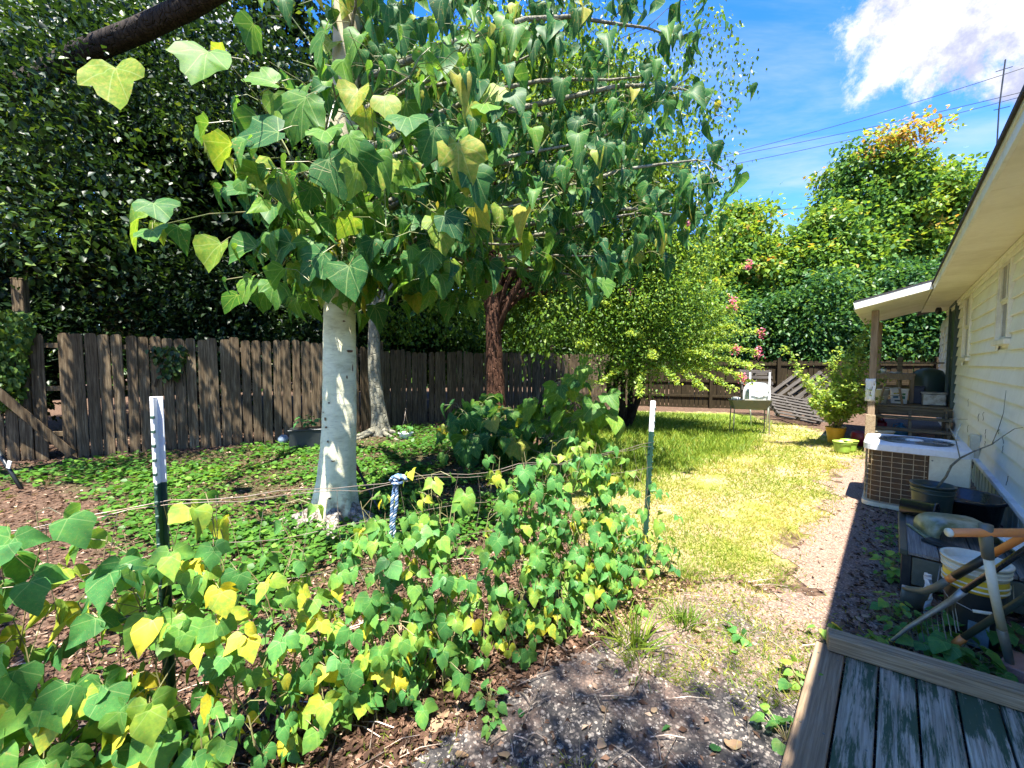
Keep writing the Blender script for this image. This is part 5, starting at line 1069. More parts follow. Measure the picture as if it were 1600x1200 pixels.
M_BTOP = wood('faded_bench_top', (0.12, 0.11, 0.10), (0.30, 0.28, 0.25), (0.42, 0.40, 0.35), axis=0); M_BSIDE = worn('grey_green_panel', (0.11, 0.12, 0.085), (0.05, 0.055, 0.04), .6, 5)
for k in range(4): MB().box((0, -.255+.17*k, .285), (1.0, .163, .025), .003).obj('top_board', M_BTOP, bench)
MB().box((0, .352, .287), (1.02, .045, .04), .004).obj('trim', M_DBUCK, bench)
for x in (-.47, .47):
    for y in (-.31, .335): MB().box((x, y, .135), (.055, .055, .27), .004).obj('leg', M_BLACK, bench)
MB().box((-.49, .01, .16), (.018, .59, .20), .003).obj('front_panel', M_BSIDE, bench); MB().box((.0, .345, .16), (.88, .016, .20), .003).obj('side_panel', M_BSIDE, bench)
cp = thing('black_pot', 'black plastic pot lying on its side at the far corner of the bench', 'pot', H(4.93, .20, .30+.078), RZ-.25)
rx = Matrix.Rotation(math.pi/2, 3, 'X'); MB().lathe([(0, -.11), (.068, -.11), (.078, .10), (.084, .10), (.084, .115), (.074, .115), (.064, -.09), (0, -.095)], (0, 0, 0), 28, rot=rx).obj('body', M_BLACKG, cp, True)
M_CLEAR, nt_, out_ = newmat('cloudy_clear_plastic'); v_ = objvec(nt_); n1 = tex(nt_, v_, 8, 5, .6)
p_ = NN(nt_, 'ShaderNodeBsdfPrincipled'); nt_.links.new(mixc(nt_, mrange(nt_, n1, .42, .62), (0.50, 0.52, 0.38), (0.16, 0.19, 0.08)), p_.inputs['Base Color']); p_.inputs['Roughness'].default_value = .3; p_.inputs['Transmission Weight'].default_value = .35; nt_.links.new(p_.outputs[0], out_.inputs[0])
cb_ = thing('clear_bin', 'cloudy clear plastic bin turned over on the bench, with green grime', 'bin', H(4.55, .40, .30), RZ+.35)
shell = MB(); N_ = 12
for (x, s_) in ((-.15, .8), (-.13, 1), (.0, 1.02), (.13, 1), (.16, .85)):
    for j in range(N_+1):
        a = math.pi*j/N_; ca, sa = math.cos(a), math.sin(a); shell.v.append((x, .21*s_*math.copysign(abs(ca)**.55, ca), .15*s_*abs(sa)**.6))
shell.f = [(i*(N_+1)+j, i*(N_+1)+j+1, (i+1)*(N_+1)+j+1, (i+1)*(N_+1)+j) for i in range(4) for j in range(N_)]; sh = shell.obj('body', M_CLEAR, cb_, True); md = sh.modifiers.new('thick', 'SOLIDIFY'); md.thickness = .004
for y in (.222, -.222): MB().box((0, y, .01), (.36, .025, .012), .004).obj('rim', M_CLEAR, cb_)
db = thing('plastic_sheet', 'flat black plastic sheet lying on the bench in front of the clear bin', 'sheet', H(4.23, .36, .30), RZ-.62)
MB().box((0, 0, .012), (.10, .34, .022), .006).obj('panel', M_BLACK, db); MB().box((0, 0, .026), (.085, .32, .006), .003).obj('rim', M_BLACK, db)
pl2 = thing('white_board', 'pale weathered plastic sheet leaning behind the orange tool grip', 'board', H(4.35, .72, .36), RZ+.2)
MB().box((0, 0, .03), (.42, .30, .012), .004, Matrix.Rotation(R(14), 3, 'X')).obj('sheet', M_LEDGE, pl2); MB().box((0, .12, .07), (.40, .02, .012), .003, Matrix.Rotation(R(14), 3, 'X')).obj('rib', M_LEDGE, pl2)
bb = at(1517, 1000, z=0)
b5 = bucket('stacked_bucket', 'ivory and yellow rimmed bucket nested in a black bucket among the tools', (bb.x, bb.y, 0), .105, .135, .50, [(0, .66, M_BLACK, 'black_bucket'), (.66, .83, M_YELLOW, 'yellow_band'), (.83, 1, M_IVORY, 'ivory_rim')], ribs=(.70, .76, .88, .93), soil=True)
fw = rot @ (Vector((0, 0, 0))-bb).normalized(); fw.z = 0; fw.normalize(); sd = Vector((-fw.y, fw.x, 0))
M_STICK = worn('faded_blue_label', (0.16, 0.25, 0.30), (0.06, 0.10, 0.12), .5, 14)
lb = MB(); ms_ = [(-.045, .02), (.035, .02), (.035, .17), (-.045, .17)]
lb.add([fw*(.112+.06*z)+sd*(-x+.02)+Vector((0, 0, z)) for x, z in ms_]+[fw*(.114+.06*z)+sd*(-x+.02)+Vector((0, 0, z)) for x, z in ms_], [(4, 5, 6, 7), (0, 1, 5, 4), (1, 2, 6, 5), (2, 3, 7, 6), (3, 0, 4, 7)]); lb.obj('label_sticker', M_STICK, b5)
MB().tube([sd*.14+Vector((0, 0, .40)), sd*.145+fw*.07+Vector((0, 0, .33)), sd*.09+fw*.15+Vector((0, 0, .27)), fw*.17+Vector((0, 0, .25)), -sd*.09+fw*.15+Vector((0, 0, .27)), -sd*.145+fw*.07+Vector((0, 0, .32)), -sd*.14+Vector((0, 0, .40))], .0025, 5).obj('handle', M_GALV, b5, True)
MB().tube([sd*.07+fw*.158+Vector((0, 0, .262)), sd*.0+fw*.171+Vector((0, 0, .25))], .009, 10).obj('grip', M_IVORY, b5, True)
# crumpled white plastic behind the shovel
cw = at(1468, 968, z=0.0); cr = thing('plastic_scrap', 'crumpled white plastic scrap between the shovel blade and the bucket', 'plastic scrap', (cw.x, cw.y+.08, 0), RZ)
r9 = random.Random(6); sm = MB(); n = 9
for i in range(n):
    for j in range(n): sm.v.append(((i/(n-1)-.5)*.22*(1-.4*j/(n-1))+r9.gauss(0, .003), .02*math.sin(i*1.9+j*.8)+r9.gauss(0, .003), .02+.22*j/(n-1)+r9.gauss(0, .003)))
sm.f = [(i*n+j, i*n+j+1, (i+1)*n+j+1, (i+1)*n+j) for i in range(n-1) for j in range(n-1)]; sm.obj('sheet', M_WHITE, cr)

# tools: points from the photograph's lens, each given its own distance
def tool(name, label, o, cat): return thing(name, label, cat, o, 0), Vector(o)
o = G(1408, 962); t, o = tool('shovel', 'shovel with black grip, orange collar and dark square blade resting beside the bench', o, 'shovel')
q = lambda px, py, tt: at(px, py, tt)-o
MB().tube([q(1655, 808, 1.86), q(1600, 838, 1.95), q(1552, 865, 2.05)], .0175, 14).obj('orange_shaft', M_ORANGE, t, True)
MB().tube([q(1552, 865, 2.05), q(1492, 900, 2.22)], .0200, 14).obj('grip', M_BLACK, t, True)
MB().tube([q(1492, 900, 2.22), q(1482, 906, 2.25)], .0190, 14).obj('collar', M_ORANGE, t, True)
MB().tube([q(1482, 906, 2.25), q(1462, 918, 2.33), q(1445, 924, 2.42), q(1425, 921, 2.5), q(1412, 918, 2.55)], [.018, .020, .021, .018, .014], 14).obj('socket', M_DSTEEL, t, True)
bl = MB(); cols = [(1409, 916, 2.56), (1420, 922, 2.53), (1434, 925, 2.51), (1453, 926, 2.50)]; bot = [(1401, 958, 2.60), (1412, 966, 2.58), (1424, 970, 2.57), (1438, 964, 2.56)]
for f in (0, .33, .66, 1):
    for k in range(4):
        p = q(*cols[k]).lerp(q(*bot[k]), f); p += Vector((.0, .018*(1 if k in (1, 2) else 0)*(1-.3*f), 0)); p.z = max(p.z, .0); bl.v.append(p)
bl.f = [(i*4+j, i*4+j+1, (i+1)*4+j+1, (i+1)*4+j) for i in range(3) for j in range(3)]; ob = bl.obj('blade', M_DSTEEL, t, True); md = ob.modifiers.new('t', 'SOLIDIFY'); md.thickness = .004
MB().bar(q(1409, 915, 2.55), q(1418, 917, 2.53), .03, .006).obj('step', M_GALV, t)
o = G(1374, 1016); t, o = tool('garden_rake', 'rake with curved grey steel bar, black handle and row of thin tines', o, 'rake')
MB().tube([q(1660, 820, 1.74), q(1600, 860, 1.85), q(1503, 925, 2.05)], .0135, 12).obj('handle', M_BLACKG, t, True)
arc = [q(1506, 923, 2.045), q(1490, 936, 2.08), q(1455, 958, 2.14), q(1420, 980, 2.19), q(1395, 1000, 2.24), q(1375, 1017, 2.28)]
MB().tube(arc, [.018, .016, .0125, .0105, .0085, .0055], 12).obj('curved_bar', M_GALV, t, True)
for k in range(15):
    f = .8+k*.24; i = min(4, int(f)); p = arc[i].lerp(arc[i+1], f-i) if i < 5 else arc[5]; e = p+Vector((.035+.002*k, .02, 0)); e.z = max(.0, p.z-.19); MB().tube([p, p.lerp(e, .5)+Vector((.03, .03, .01)), e+Vector((0, -.015, 0))], .0028, 5).obj('tine', M_DSTEEL, t)
o = G(1560, 1068); t, o = tool('hand_cultivator', 'upright cultivator with orange T-shaped grip, pale shaft and curved dark prongs', o, 'cultivator')
MB().tube([q(1482, 832, 1.92), q(1660, 833, 1.86)], .0205, 16).obj('cross_grip', M_ORANGE, t, True)
MB().tube([q(1481.4, 832, 1.9202), q(1484, 832, 1.9198)], .0215, 16).obj('grip_end', M_IVORY, t, True)
MB().tube([q(1540, 820, 1.905), q(1541, 848, 1.905), q(1544, 872, 1.91)], [.026, .024, .0215], 14).obj('collar', M_DSTEEL, t, True)
MB().tube([q(1544, 871, 1.91), q(1552, 920, 1.94), q(1566, 984, 1.99)], .0185, 14).obj('shaft', M_IVORY, t, True)
MB().tube([q(1565, 982, 1.99), q(1572, 1010, 2.01), q(1577, 1032, 2.02), q(1578, 1045, 2.025), q(1573, 1056, 2.03), q(1560, 1067, 2.04), q(1550, 1073, 2.04)], [.021, .020, .018, .016, .014, .012, .008], 12).obj('prong', M_DSTEEL, t, True)
MB().tube([q(1577, 1050, 2.03), q(1590, 1058, 2.05), q(1606, 1072, 2.03)], [.013, .011, .007], 10).obj('prong', M_DSTEEL, t, True)
o = G(1497, 1030); t, o = tool('spade', 'spade with dark green handle and orange collar lying low in the weeds', o, 'spade')
MB().tube([q(1660, 893, 1.78), q(1600, 935, 1.92), q(1506, 996, 2.1)], .0165, 12).obj('handle', M_DBUCK, t, True)
MB().tube([q(1506, 996, 2.1), q(1486, 1011, 2.14)], .018, 12).obj('collar', M_ORANGE, t, True)
MB().prism([(-.05, 0), (.05, 0), (.055, .12), (.03, .17), (-.03, .17), (-.055, .12)], .004, Matrix.Translation(q(1496, 1008, 2.12)) @ frame_of(Vector((.03, -.10, -.09)), Vector((0, -.5, 1))).to_4x4()).obj('blade', M_GALV, t)
M_BRICK = worn('pinkish_brick', (0.42, 0.24, 0.19), (0.26, 0.16, 0.13), .9, 20, bmp=.6)
for (px, py, a, lab, z) in ((1590, 1052, .5, 'pinkish brick nearest the end of the timber beam', .03), (1612, 1020, .9, 'second pinkish brick lying behind the first at the right edge', .03)):
    p = G(px, py); bt = thing('brick', lab, 'brick', (p.x, p.y, 0), a, 'bricks by the tools'); MB().box((0, 0, .035), (.21, .10, .07), .006).obj('brick_body', M_BRICK, bt)
    [bt.children[0].__setattr__('location', (0, 0, 0.0))]
p = G(1590, 1000); pp_ = thing('plastic_pipe', 'short white plastic pipe lying in the weeds at the right edge', 'pipe', (p.x, p.y, .03), .3); MB().lathe([(.022, -.14), (.026, -.14), (.026, .14), (.022, .14), (.022, -.14)], (0, 0, 0), 18, rot=Matrix.Rotation(math.pi/2, 3, 'Y')).obj('tube', M_WHITE, pp_, True)

# weeds along the deck and by the wall: each plant with its own leaves
def weed(label, p, n, h, sz, seed, spread=.12, tint=.5, shape=BEAN, name='weed', cat='weed', mat=None):
    r = random.Random(seed); z = gz(p) if p.z == 0 else p.z; root = thing(name, label, cat, (p.x, p.y, z), 0); A = [[] for _ in range(5)]; st = MB()
    for k in range(n):
        a = r.uniform(0, 6.28); l = r.uniform(.15, 1)*spread; e = Vector((math.cos(a)*l, math.sin(a)*l, h*r.uniform(.35, 1))); st.tube([(0, 0, 0), e*.5+Vector((0, 0, .01)), e], .0018, 3, False)
        A[0].append(tuple(e)); A[1].append((math.cos(a)+r.gauss(0, .3), math.sin(a)+r.gauss(0, .3), r.gauss(-.25, .25))); A[2].append((r.gauss(0, .3), r.gauss(-.15, .3), 1)); A[3].append(sz*r.uniform(.6, 1.2)); A[4].append(min(1, max(0, r.gauss(tint, .12))))
    st.obj('stems', M_STEM, root, kind='stuff'); leaf_set(root, *A, [tpl(shape, droop=.2, fold=.1, wave=.03, seed=seed), tpl(shape, droop=.35, fold=.2, wave=.03, seed=seed+1)], mat or L_BEAN, 300, 'leaf', seed)
for i, (px, py, n, h, sz, sp, ti, lab) in enumerate((
    (1252, 1075, 16, .10, .055, .10, .55, 'bright leafy weed at the left deck edge, the upper of two'), (1228, 1165, 14, .09, .055, .10, .5, 'leafy weed at the left deck edge near the bottom of the photo'),
    (1290, 1000, 12, .11, .06, .09, .75, 'yellow green weed at the corner of the timber beam'), (1345, 1006, 9, .08, .06, .08, .6, 'small weed behind the timber beam in the shade edge'),
    (1398, 905, 26, .20, .06, .13, .6, 'bright weed growing beside the bench leg'), (1395, 965, 22, .13, .06, .15, .55, 'low weed in front of the shovel blade'),
    (1455, 1010, 26, .12, .07, .20, .35, 'dark grassy weed below the rake'), (1490, 1035, 30, .16, .075, .18, .4, 'broad leaved weed around the spade blade'), (1540, 1010, 34, .20, .085, .20, .3, 'dark green weed between spade handle and bucket'), (1530, 1055, 20, .10, .06, .14, .4, 'low weed right behind the timber beam'),
    (1392, 790, 12, .12, .08, .12, .65, 'bright weed at the foot of the air conditioner'), (1160, 1000, 8, .05, .06, .09, .4, 'flat dark weed on the gravel in front of the lawn'),
    (1000, 880, 34, .28, .06, .22, .55, 'leafy clump at the foot of the far metal post'), (765, 1100, 14, .08, .045, .07, .5, 'small weed at the edge of the gravel, upper one'), (770, 1140, 12, .07, .04, .06, .5, 'small weed at the edge of the gravel, lower one'))):
    weed(lab, G(px, py), n, h, sz, 300+i, sp, ti)
M_BROWNLEAF = leafmat('dry_brown_leaf', [(0, (.20, .12, .07)), (1, (.42, .29, .18))], vein=(math.pi/2, R(45)), trans=.15, rough=.7)
r9 = random.Random(19)
for i in range(34):
    px = r9.uniform(620, 1250); py = r9.uniform(960, 1195); p = G(px, py)
    if p.x*NV.x+p.y*NV.y > -.3: continue
    v, f, uv = tpl(BEAN, droop=.3, fold=.25, wave=.06, seed=i); me = big_mesh('fallen_leaf', np.array([[0, 0, .018]]), np.array([[r9.gauss(0, 1), r9.gauss(0, 1), 0]]), np.array([[r9.gauss(0, .3), r9.gauss(0, .3), 1]]), np.array([r9.uniform(.03, .075)]), np.array([r9.random()]), (v, f, uv), M_BROWNLEAF if i % 4 else L_BEAN, uv=True, smooth=True)
    o = link(me, 'fallen_leaf', loc=(p.x, p.y, gz(p))); o['label'] = 'dry brown curled leaf lying flat on the gravel in front of the vines' if i % 4 else 'green fallen leaf lying flat on the gravel in front of the vines'; o['category'] = 'leaf'; o['group'] = 'fallen leaves on the gravel'
for i in range(16):
    r9 = random.Random(500+i); s_ = r9.uniform(3.1, 6.0); D_ = r9.uniform(-.12, .10) if s_ > 3.9 else r9.uniform(-.1, .7); p = H(s_, D_)
    root = weed('small green seedling sprouting from the shaded litter beside the bench and wall', Vector((p.x, p.y, 0)), r9.randint(5, 14), .06, .035, 520+i, .06, .55)
    bpy.data.objects[[o.name for o in bpy.data.objects if o.get('category') == 'weed'][-1]]['group'] = 'seedlings in the shaded litter'
# grass tufts
def tuft(label, p, n, h, sp, seed, ti=.25):
    g_ = np.random.default_rng(seed); root = thing('grass_tuft', label, 'grass tuft', (p.x, p.y, gz(p))); P = np.zeros((n, 3)); P[:, :2] = g_.normal(0, sp, (n, 2)); D = np.zeros((n, 3)); D[:, :2] = P[:, :2]*6+g_.normal(0, .35, (n, 2)); D[:, 2] = g_.uniform(.4, 1.1, n); N = g_.normal(0, .5, (n, 3)); N[:, 2] = .5
    BLc = (np.array([(-.02, 0, 0), (.02, 0, 0), (.018, .4, .08), (-.018, .4, .08), (.012, .75, .0), (-.012, .75, .0), (0, 1, -.18)]), np.array([(0, 1, 2), (0, 2, 3), (3, 2, 4), (3, 4, 5), (5, 4, 6)]), np.zeros((7, 2)))
    link(big_mesh('blades', P, D, N, g_.uniform(.5, 1.1, n)*h, np.clip(g_.normal(ti, .12, n), 0, 1), BLc, L_GRASS), 'blades', root, kind='stuff')
tuft('dark green grass tuft on the bare patch in front of the lawn', G(1068, 975), 170, .15, .05, 1, .08); tuft('arching pale grass tuft at the edge of the bean vines', G(985, 1010), 60, .28, .05, 2, .3)
tuft('small grass tuft below the bean vines at the gravel edge', G(1000, 1040), 80, .13, .07, 3, .25); tuft('grass tuft at the lawn edge beside the far metal post', G(1075, 895), 120, .12, .08, 5, .2)

# ------------------------------------------------------------------ far side of the lawn
def quad_frame(p, x, y): x = Vector(x).normalized(); y = Vector(y); y = (y-x*y.dot(x)).normalized(); return Matrix.Translation(p) @ Matrix((x, y, x.cross(y))).transposed().to_4x4()
slm = MB().box((0, 0, 0), (1.1, .095, .020), .003).mesh('slat', M_GREYWOOD); stm = MB().box((0, 0, 0), (1.25, .042, .095), .004).mesh('stringer', M_GREYWOOD)
def pallet(label, p, x, y, n=7):
    t = thing('pallet', label, 'pallet', (0, 0, 0), 0, 'wooden pallets by the rear fence'); t.matrix_world = quad_frame(p, x, y)
    for k in range(n): link(slm, 'slat', t, (0, -.56+1.12*k/(n-1), .058))
    for k in range(3): link(slm, 'slat', t, (0, -.52+.52*k, -.058))
    for k in (-.5, 0, .5): o = link(stm, 'stringer', t, (k, 0, 0)); o.rotation_euler = (0, 0, math.pi/2)
pallet('grey pallet lying tilted on the grass in front of the other pallets', at(1235, 637, 10.9), (1, -.18, -.20), (.35, .75, .32))
pallet('grey pallet leaning on the rear fence, left of the tilted one', at(1182, 608, 12.6), (1, .1, -.02), (-.05, .25, 1))
pallet('grey pallet propped diagonally behind the tilted pallet', at(1250, 620, 11.7), (.8, .1, .55), (-.5, .5, .75)); pallet('dark pallet propped diagonally nearest the potted crepe myrtle', at(1283, 622, 11.3), (.75, -.1, .6), (-.5, .55, .7))
wb = at(1183, 652, 10.4); wbt = thing('wheelbarrow', 'pale plastic wheelbarrow tub standing on end with its handles up', 'wheelbarrow', (wb.x, wb.y, 0), -.35)
m = MB(); n_ = 28
for (sx, sz, y, zc) in ((.10, .12, -.20, .78), (.22, .26, -.195, .78), (.255, .30, -.16, .78), (.27, .32, .0, .78), (.30, .35, .12, .78), (.32, .37, .125, .78), (.32, .37, .11, .78)):
    for j in range(n_):
        a = 2*math.pi*j/n_; c_, s_ = math.cos(a), math.sin(a); m.v.append((sx*math.copysign(abs(c_)**.6, c_), y, zc+sz*math.copysign(abs(s_)**.6, s_)))
m.f = [(i*n_+j, i*n_+(j+1) % n_, (i+1)*n_+(j+1) % n_, (i+1)*n_+j) for i in range(6) for j in range(n_)]+[tuple(range(n_-1, -1, -1))]; m.obj('tub', M_LEDGE, wbt, True)
for x in (-.22, .20): MB().tube([(x*.8, -.24, .0), (x, -.24, .6), (x*1.05, -.20, 1.42)], .018, 8).obj('handle', M_LEDGE, wbt, True)
MB().tube([(-.22, -.25, .95), (0, -.27, .93), (.20, -.25, .94), (.05, -.30, .80), (0.0, -.30, .62)], .012, 6).obj('brace', M_DSTEEL, wbt, True)
gb = at(1170, 668, 9.3); gt = thing('metal_trough', 'grey metal tray on thin legs standing on the lawn in front of the wheelbarrow', 'trough', (gb.x, gb.y, 0), -.22)
tr_ = MB(); a_, b_, h_ = .42, .17, .20
for (q1, q2, z) in ((.8, .55, .58), (1, 1, .80), (1.03, 1.06, .80), (.98, .96, .795), (.78, .5, .60)): tr_.v += [(-a_*q1, -b_*q2, z), (a_*q1, -b_*q2, z), (a_*q1, b_*q2, z), (-a_*q1, b_*q2, z)]
tr_.f = [(i*4+j, i*4+(j+1) % 4, (i+1)*4+(j+1) % 4, (i+1)*4+j) for i in range(4) for j in range(4)]+[(0, 1, 2, 3), (19, 18, 17, 16)]; tr_.obj('tray', M_DSTEEL, gt)
for (x, y) in ((-.36, -.13), (.37, -.13), (-.36, .13), (.37, .13)): MB().tube([(x, y, .66), (x*1.03, y*1.1, 0)], .012, 6).obj('leg', M_DSTEEL, gt)
MB().box((-.3, .0, .83), (.16, .12, .05), .01, Matrix.Rotation(.5, 3, 'Z')).obj('scrap_tin', M_WHITE, gt)
# young crepe myrtle in its pot
pb = G(1324, 706); M_LIME = worn('lime_green_plastic', (0.30, 0.48, 0.06), (0.20, 0.30, 0.05), .45, 6); M_ORB = worn('orange_yellow_bucket_plastic', (0.80, 0.40, 0.02), (0.50, 0.28, 0.04), .45, 6)
bucket('flower_pot', 'left lime green pot on the grass in front of the porch post', (pb.x-.10, pb.y, 0), .11, .14, .20, [(0, 1, M_LIME, 'body')], 'pot', 'lime green pots'); bucket('flower_pot', 'right lime green pot partly hidden behind the left one', (pb.x+.13, pb.y+.12, 0), .10, .13, .20, [(0, 1, M_LIME, 'body')], 'pot', 'lime green pots')
ob_ = G(1327, 697); bucket('orange_bucket', 'orange yellow bucket holding the young crepe myrtle', (ob_.x, ob_.y+.35, 0), .12, .17, .33, [(0, 1, M_ORB, 'body')], ribs=(.75, .85))
yc = Vector((ob_.x, ob_.y+.35, .28)); yt = thing('young_crepe_myrtle', 'young bushy crepe myrtle with bright arching shoots in the orange bucket', 'shrub', yc); g = np.random.default_rng(91); rr = random.Random(91); PP = []
for (px, py, t) in ((1225, 542, 7.6), (1245, 580, 7.6), (1262, 600, 7.7), (1280, 590, 7.8), (1300, 560, 7.8), (1310, 545, 7.8), (1320, 560, 8.0), (1330, 575, 7.5), (1345, 545, 7.9), (1350, 520, 7.9), (1357, 500, 7.9), (1362, 560, 7.5), (1378, 545, 7.7), (1385, 590, 7.5), (1290, 610, 7.5), (1270, 625, 7.6), (1340, 600, 7.4), (1355, 610, 7.4), (1318, 600, 7.5), (1300, 580, 8.1), (1335, 530, 8.0), (1370, 575, 7.9), (1310, 630, 7.5), (1350, 640, 7.5), (1285, 645, 7.7), (1372, 620, 7.7), (1325, 590, 7.7), (1335, 555, 7.7), (1345, 580, 7.6), (1305, 600, 7.9)):
    e = at(px, py, t)-yc; path = wander((rr.uniform(-.06, .06), rr.uniform(-.06, .06), 0), e, 9, .05, rr, .10); MB().tube(path, [.009-.0007*i for i in range(10)], 5, False).obj('stem', M_STEM, yt, True)
    for i in range(2, 9):
        for k in range(22): PP.append(tuple(path[i].lerp(path[i+1], rr.random())+Vector((rr.gauss(0, .042), rr.gauss(0, .042), rr.gauss(0, .03)))))
P = np.array(PP); n = len(P); Nr = g.normal(0, .45, (n, 3)); Nr[:, 2] += 1
link(big_mesh('foliage', P, g.normal(0, 1, (n, 3)), Nr, g.uniform(.055, .085, n), g.uniform(.35, 1, n), two(.2, .32), L_MYRTLE), 'foliage', yt, kind='stuff')

# ------------------------------------------------------------------ things on and under the porch
def PH(s, D, z): return H(s, D, z)
wt = thing('work_table', 'small wooden work table on the porch platform', 'table', PH(12.2, .02, .81), RZ)
MB().box((0, 0, .60), (.8, .62, .05), .006).obj('table_top', M_POSTW, wt); MB().bar((-.38, -.28, .54), (-.38, .28, .54), .03, .09).obj('apron', M_POSTW, wt)
for x in (-.35, .35):
    for y in (-.27, .27): MB().box((x, y, .285), (.06, .06, .57), .004).obj('leg', M_POSTW, wt)
sl = thing('stool', 'pale wooden A-shaped stool standing in front of the work table', 'stool', PH(11.45, -.02, .81), RZ)
MB().box((0, 0, .52), (.22, .26, .03), .006).obj('seat', M_RAW, sl)
for x in (-1, 1):
    for y in (-1, 1): MB().bar((x*.08, y*.09, .51), (x*.16, y*.17, 0), .035, .025).obj('leg', M_RAW, sl)
for z, w_ in ((.18, .30), (.34, .26)): MB().bar((-.12, -w_/2, z), (-.12, w_/2, z), .02, .02).obj('rung', M_GALV, sl)
wbk = thing('white_pail', 'square white pail with a faded colour label under the work table', 'pail', PH(11.75, .10, .81), RZ)
b = MB(); n_ = 28
for (s_, z) in ((.12, 0), (.14, .28), (.15, .285), (.15, .31), (.0, .312)): b.v += [(x*s_/.14, y*s_/.14, z) for x, y in rr_poly(-.14, .14, -.14, .14, .05)]
b.f = [(i*n_+j, i*n_+(j+1) % n_, (i+1)*n_+(j+1) % n_, (i+1)*n_+j) for i in range(4) for j in range(n_)]; b.obj('body', M_WHITE, wbk)
for (y, z, w_, h_, c_, nm) in ((-.06, .21, .05, .03, (.6, .5, .05), 'yellow'), (.0, .215, .06, .03, (.5, .35, .03), 'ochre'), (.07, .2, .05, .04, (.05, .25, .08), 'green'), (-.05, .14, .08, .05, (.03, .16, .28), 'blue'), (.06, .13, .06, .06, (.03, .2, .14), 'teal'), (-.01, .06, .11, .03, (.06, .08, .09), 'dark')):
    MB().box((-.1385+.0, -y, z), (.004, w_, h_), .001).obj('label_patch', worn('label_'+nm, c_, tuple(q*.6 for q in c_), .5, 8), wbk)
wp2 = thing('white_pail', 'plain white bucket half hidden at the left of the stool', 'pail', PH(11.5, -.17, .81), RZ); MB().lathe([(0, 0), (.095, 0), (.12, .28), (.128, .28), (.128, .30), (.115, .30), (.1, .1), (0, .09)], (0, 0, 0), 24).obj('body', M_WHITE, wp2, True)
bc = thing('navy_crate', 'dark navy box beside the square white pail on the porch', 'box', PH(12.0, .38, .81), RZ); M_NAVY = worn('navy_plastic', (.012, .018, .05), (.03, .04, .07), .5, 5)
MB().box((0, 0, .17), (.24, .20, .34), .012).obj('body', M_NAVY, bc); MB().box((0, 0, .35), (.26, .22, .03), .008).obj('lid', M_NAVY, bc)
tt = thing('storage_tote', 'grey plastic tote with lid on the porch next to the door', 'tote', PH(11.6, .60, .81), RZ)
b = MB(); b.box((0, 0, .12), (.30, .34, .24), .02).obj('body', M_GALV, tt); MB().box((0, 0, .25), (.33, .37, .03), .01).obj('lid', M_GALV, tt); MB().box((-.155, 0, .18), (.012, .14, .03), .004).obj('handle', M_GALV, tt)
gc = thing('covered_grill', 'dark green cover draped over a grill behind the grey tote', 'grill', PH(12.5, .55, .81), RZ); m = MB(); n_ = 20; r9 = random.Random(7)
for (w_, z) in ((.27, 0), (.26, .3), (.25, .55), (.20, .68), (.08, .74), (0, .75)):
    for j in range(n_): a = 2*math.pi*j/n_; m.v.append((w_*.8*math.cos(a)*(1+.06*math.sin(5*a)), w_*math.sin(a)*(1+.06*math.cos(4*a)), z))
m.f = [(i*n_+j, i*n_+(j+1) % n_, (i+1)*n_+(j+1) % n_, (i+1)*n_+j) for i in range(5) for j in range(n_)]; m.obj('cover', M_DOOR, gc, True)
cu = thing('cup', 'cream cup on the left end of the work table', 'cup', PH(11.95, -.16, 1.435), RZ); MB().lathe([(0, 0), (.04, 0), (.05, .10), (.046, .10), (.036, .01), (0, .01)], (0, 0, 0), 18).obj('body', M_IVORY, cu, True); MB().tube([(0, .048, .08), (0, .075, .07), (0, .07, .03), (0, .044, .02)], .006, 6).obj('handle', M_IVORY, cu, True)
dish = thing('dish', 'flat white dish lying on the work table by the cup', 'dish', PH(12.1, .0, 1.435), RZ); MB().lathe([(0, .005), (.08, .005), (.13, .03), (.135, .032), (.08, 0), (0, 0)], (0, 0, 0), 24).obj('body', M_WHITE, dish, True)
pn = thing('cloth', 'white cloth hung on the porch post behind the young crepe myrtle', 'cloth', PH(9.93, -.30, .95), RZ); m = MB()
for i in range(7):
    for j in range(9): m.v.append((-.0+.012*math.sin(i*1.7+j), -.07+.14*i/6+.004*math.sin(j*2), .42*j/8))
m.f = [(i*9+j, i*9+j+1, (i+1)*9+j+1, (i+1)*9+j) for i in range(6) for j in range(8)]; oo = m.obj('sheet', M_WHITE, pn, True); md = oo.modifiers.new('t', 'SOLIDIFY'); md.thickness = .006
M_REDP = worn('dark_red_plastic', (.26, .012, .035), (.12, .01, .02), .4, 6)
rc = thing('fuel_can', 'dark red plastic fuel can under the left side of the porch steps', 'fuel can', PH(11.0, -.20, 0), RZ); MB().box((0, 0, .36), (.26, .28, .26), .04).obj('body', M_REDP, rc); MB().box((0, 0, .115), (.3, .32, .23), .01).obj('crate', M_BSIDE, rc); MB().tube([(0, -.09, .49), (0, -.07, .55), (0, .05, .55), (0, .08, .49)], .014, 8).obj('handle', M_REDP, rc, True); MB().lathe([(.03, .48), (.03, .53), (0, .53)], (0.02, .11, 0), 12).obj('cap', M_BLACK, rc, True)
rb = thing('red_pot', 'round dark red pot on the ground left of the porch post', 'pot', PH(10.6, -.42, 0), RZ); MB().lathe([(0, 0), (.12, 0), (.17, .15), (.16, .26), (.14, .28), (.12, .26), (0, .22)], (0, 0, 0), 24).obj('body', M_REDP, rb, True); MB().lathe([(.11, .255), (0, .27)], (0, 0, 0), 16).obj('soil', M_SOIL, rb)
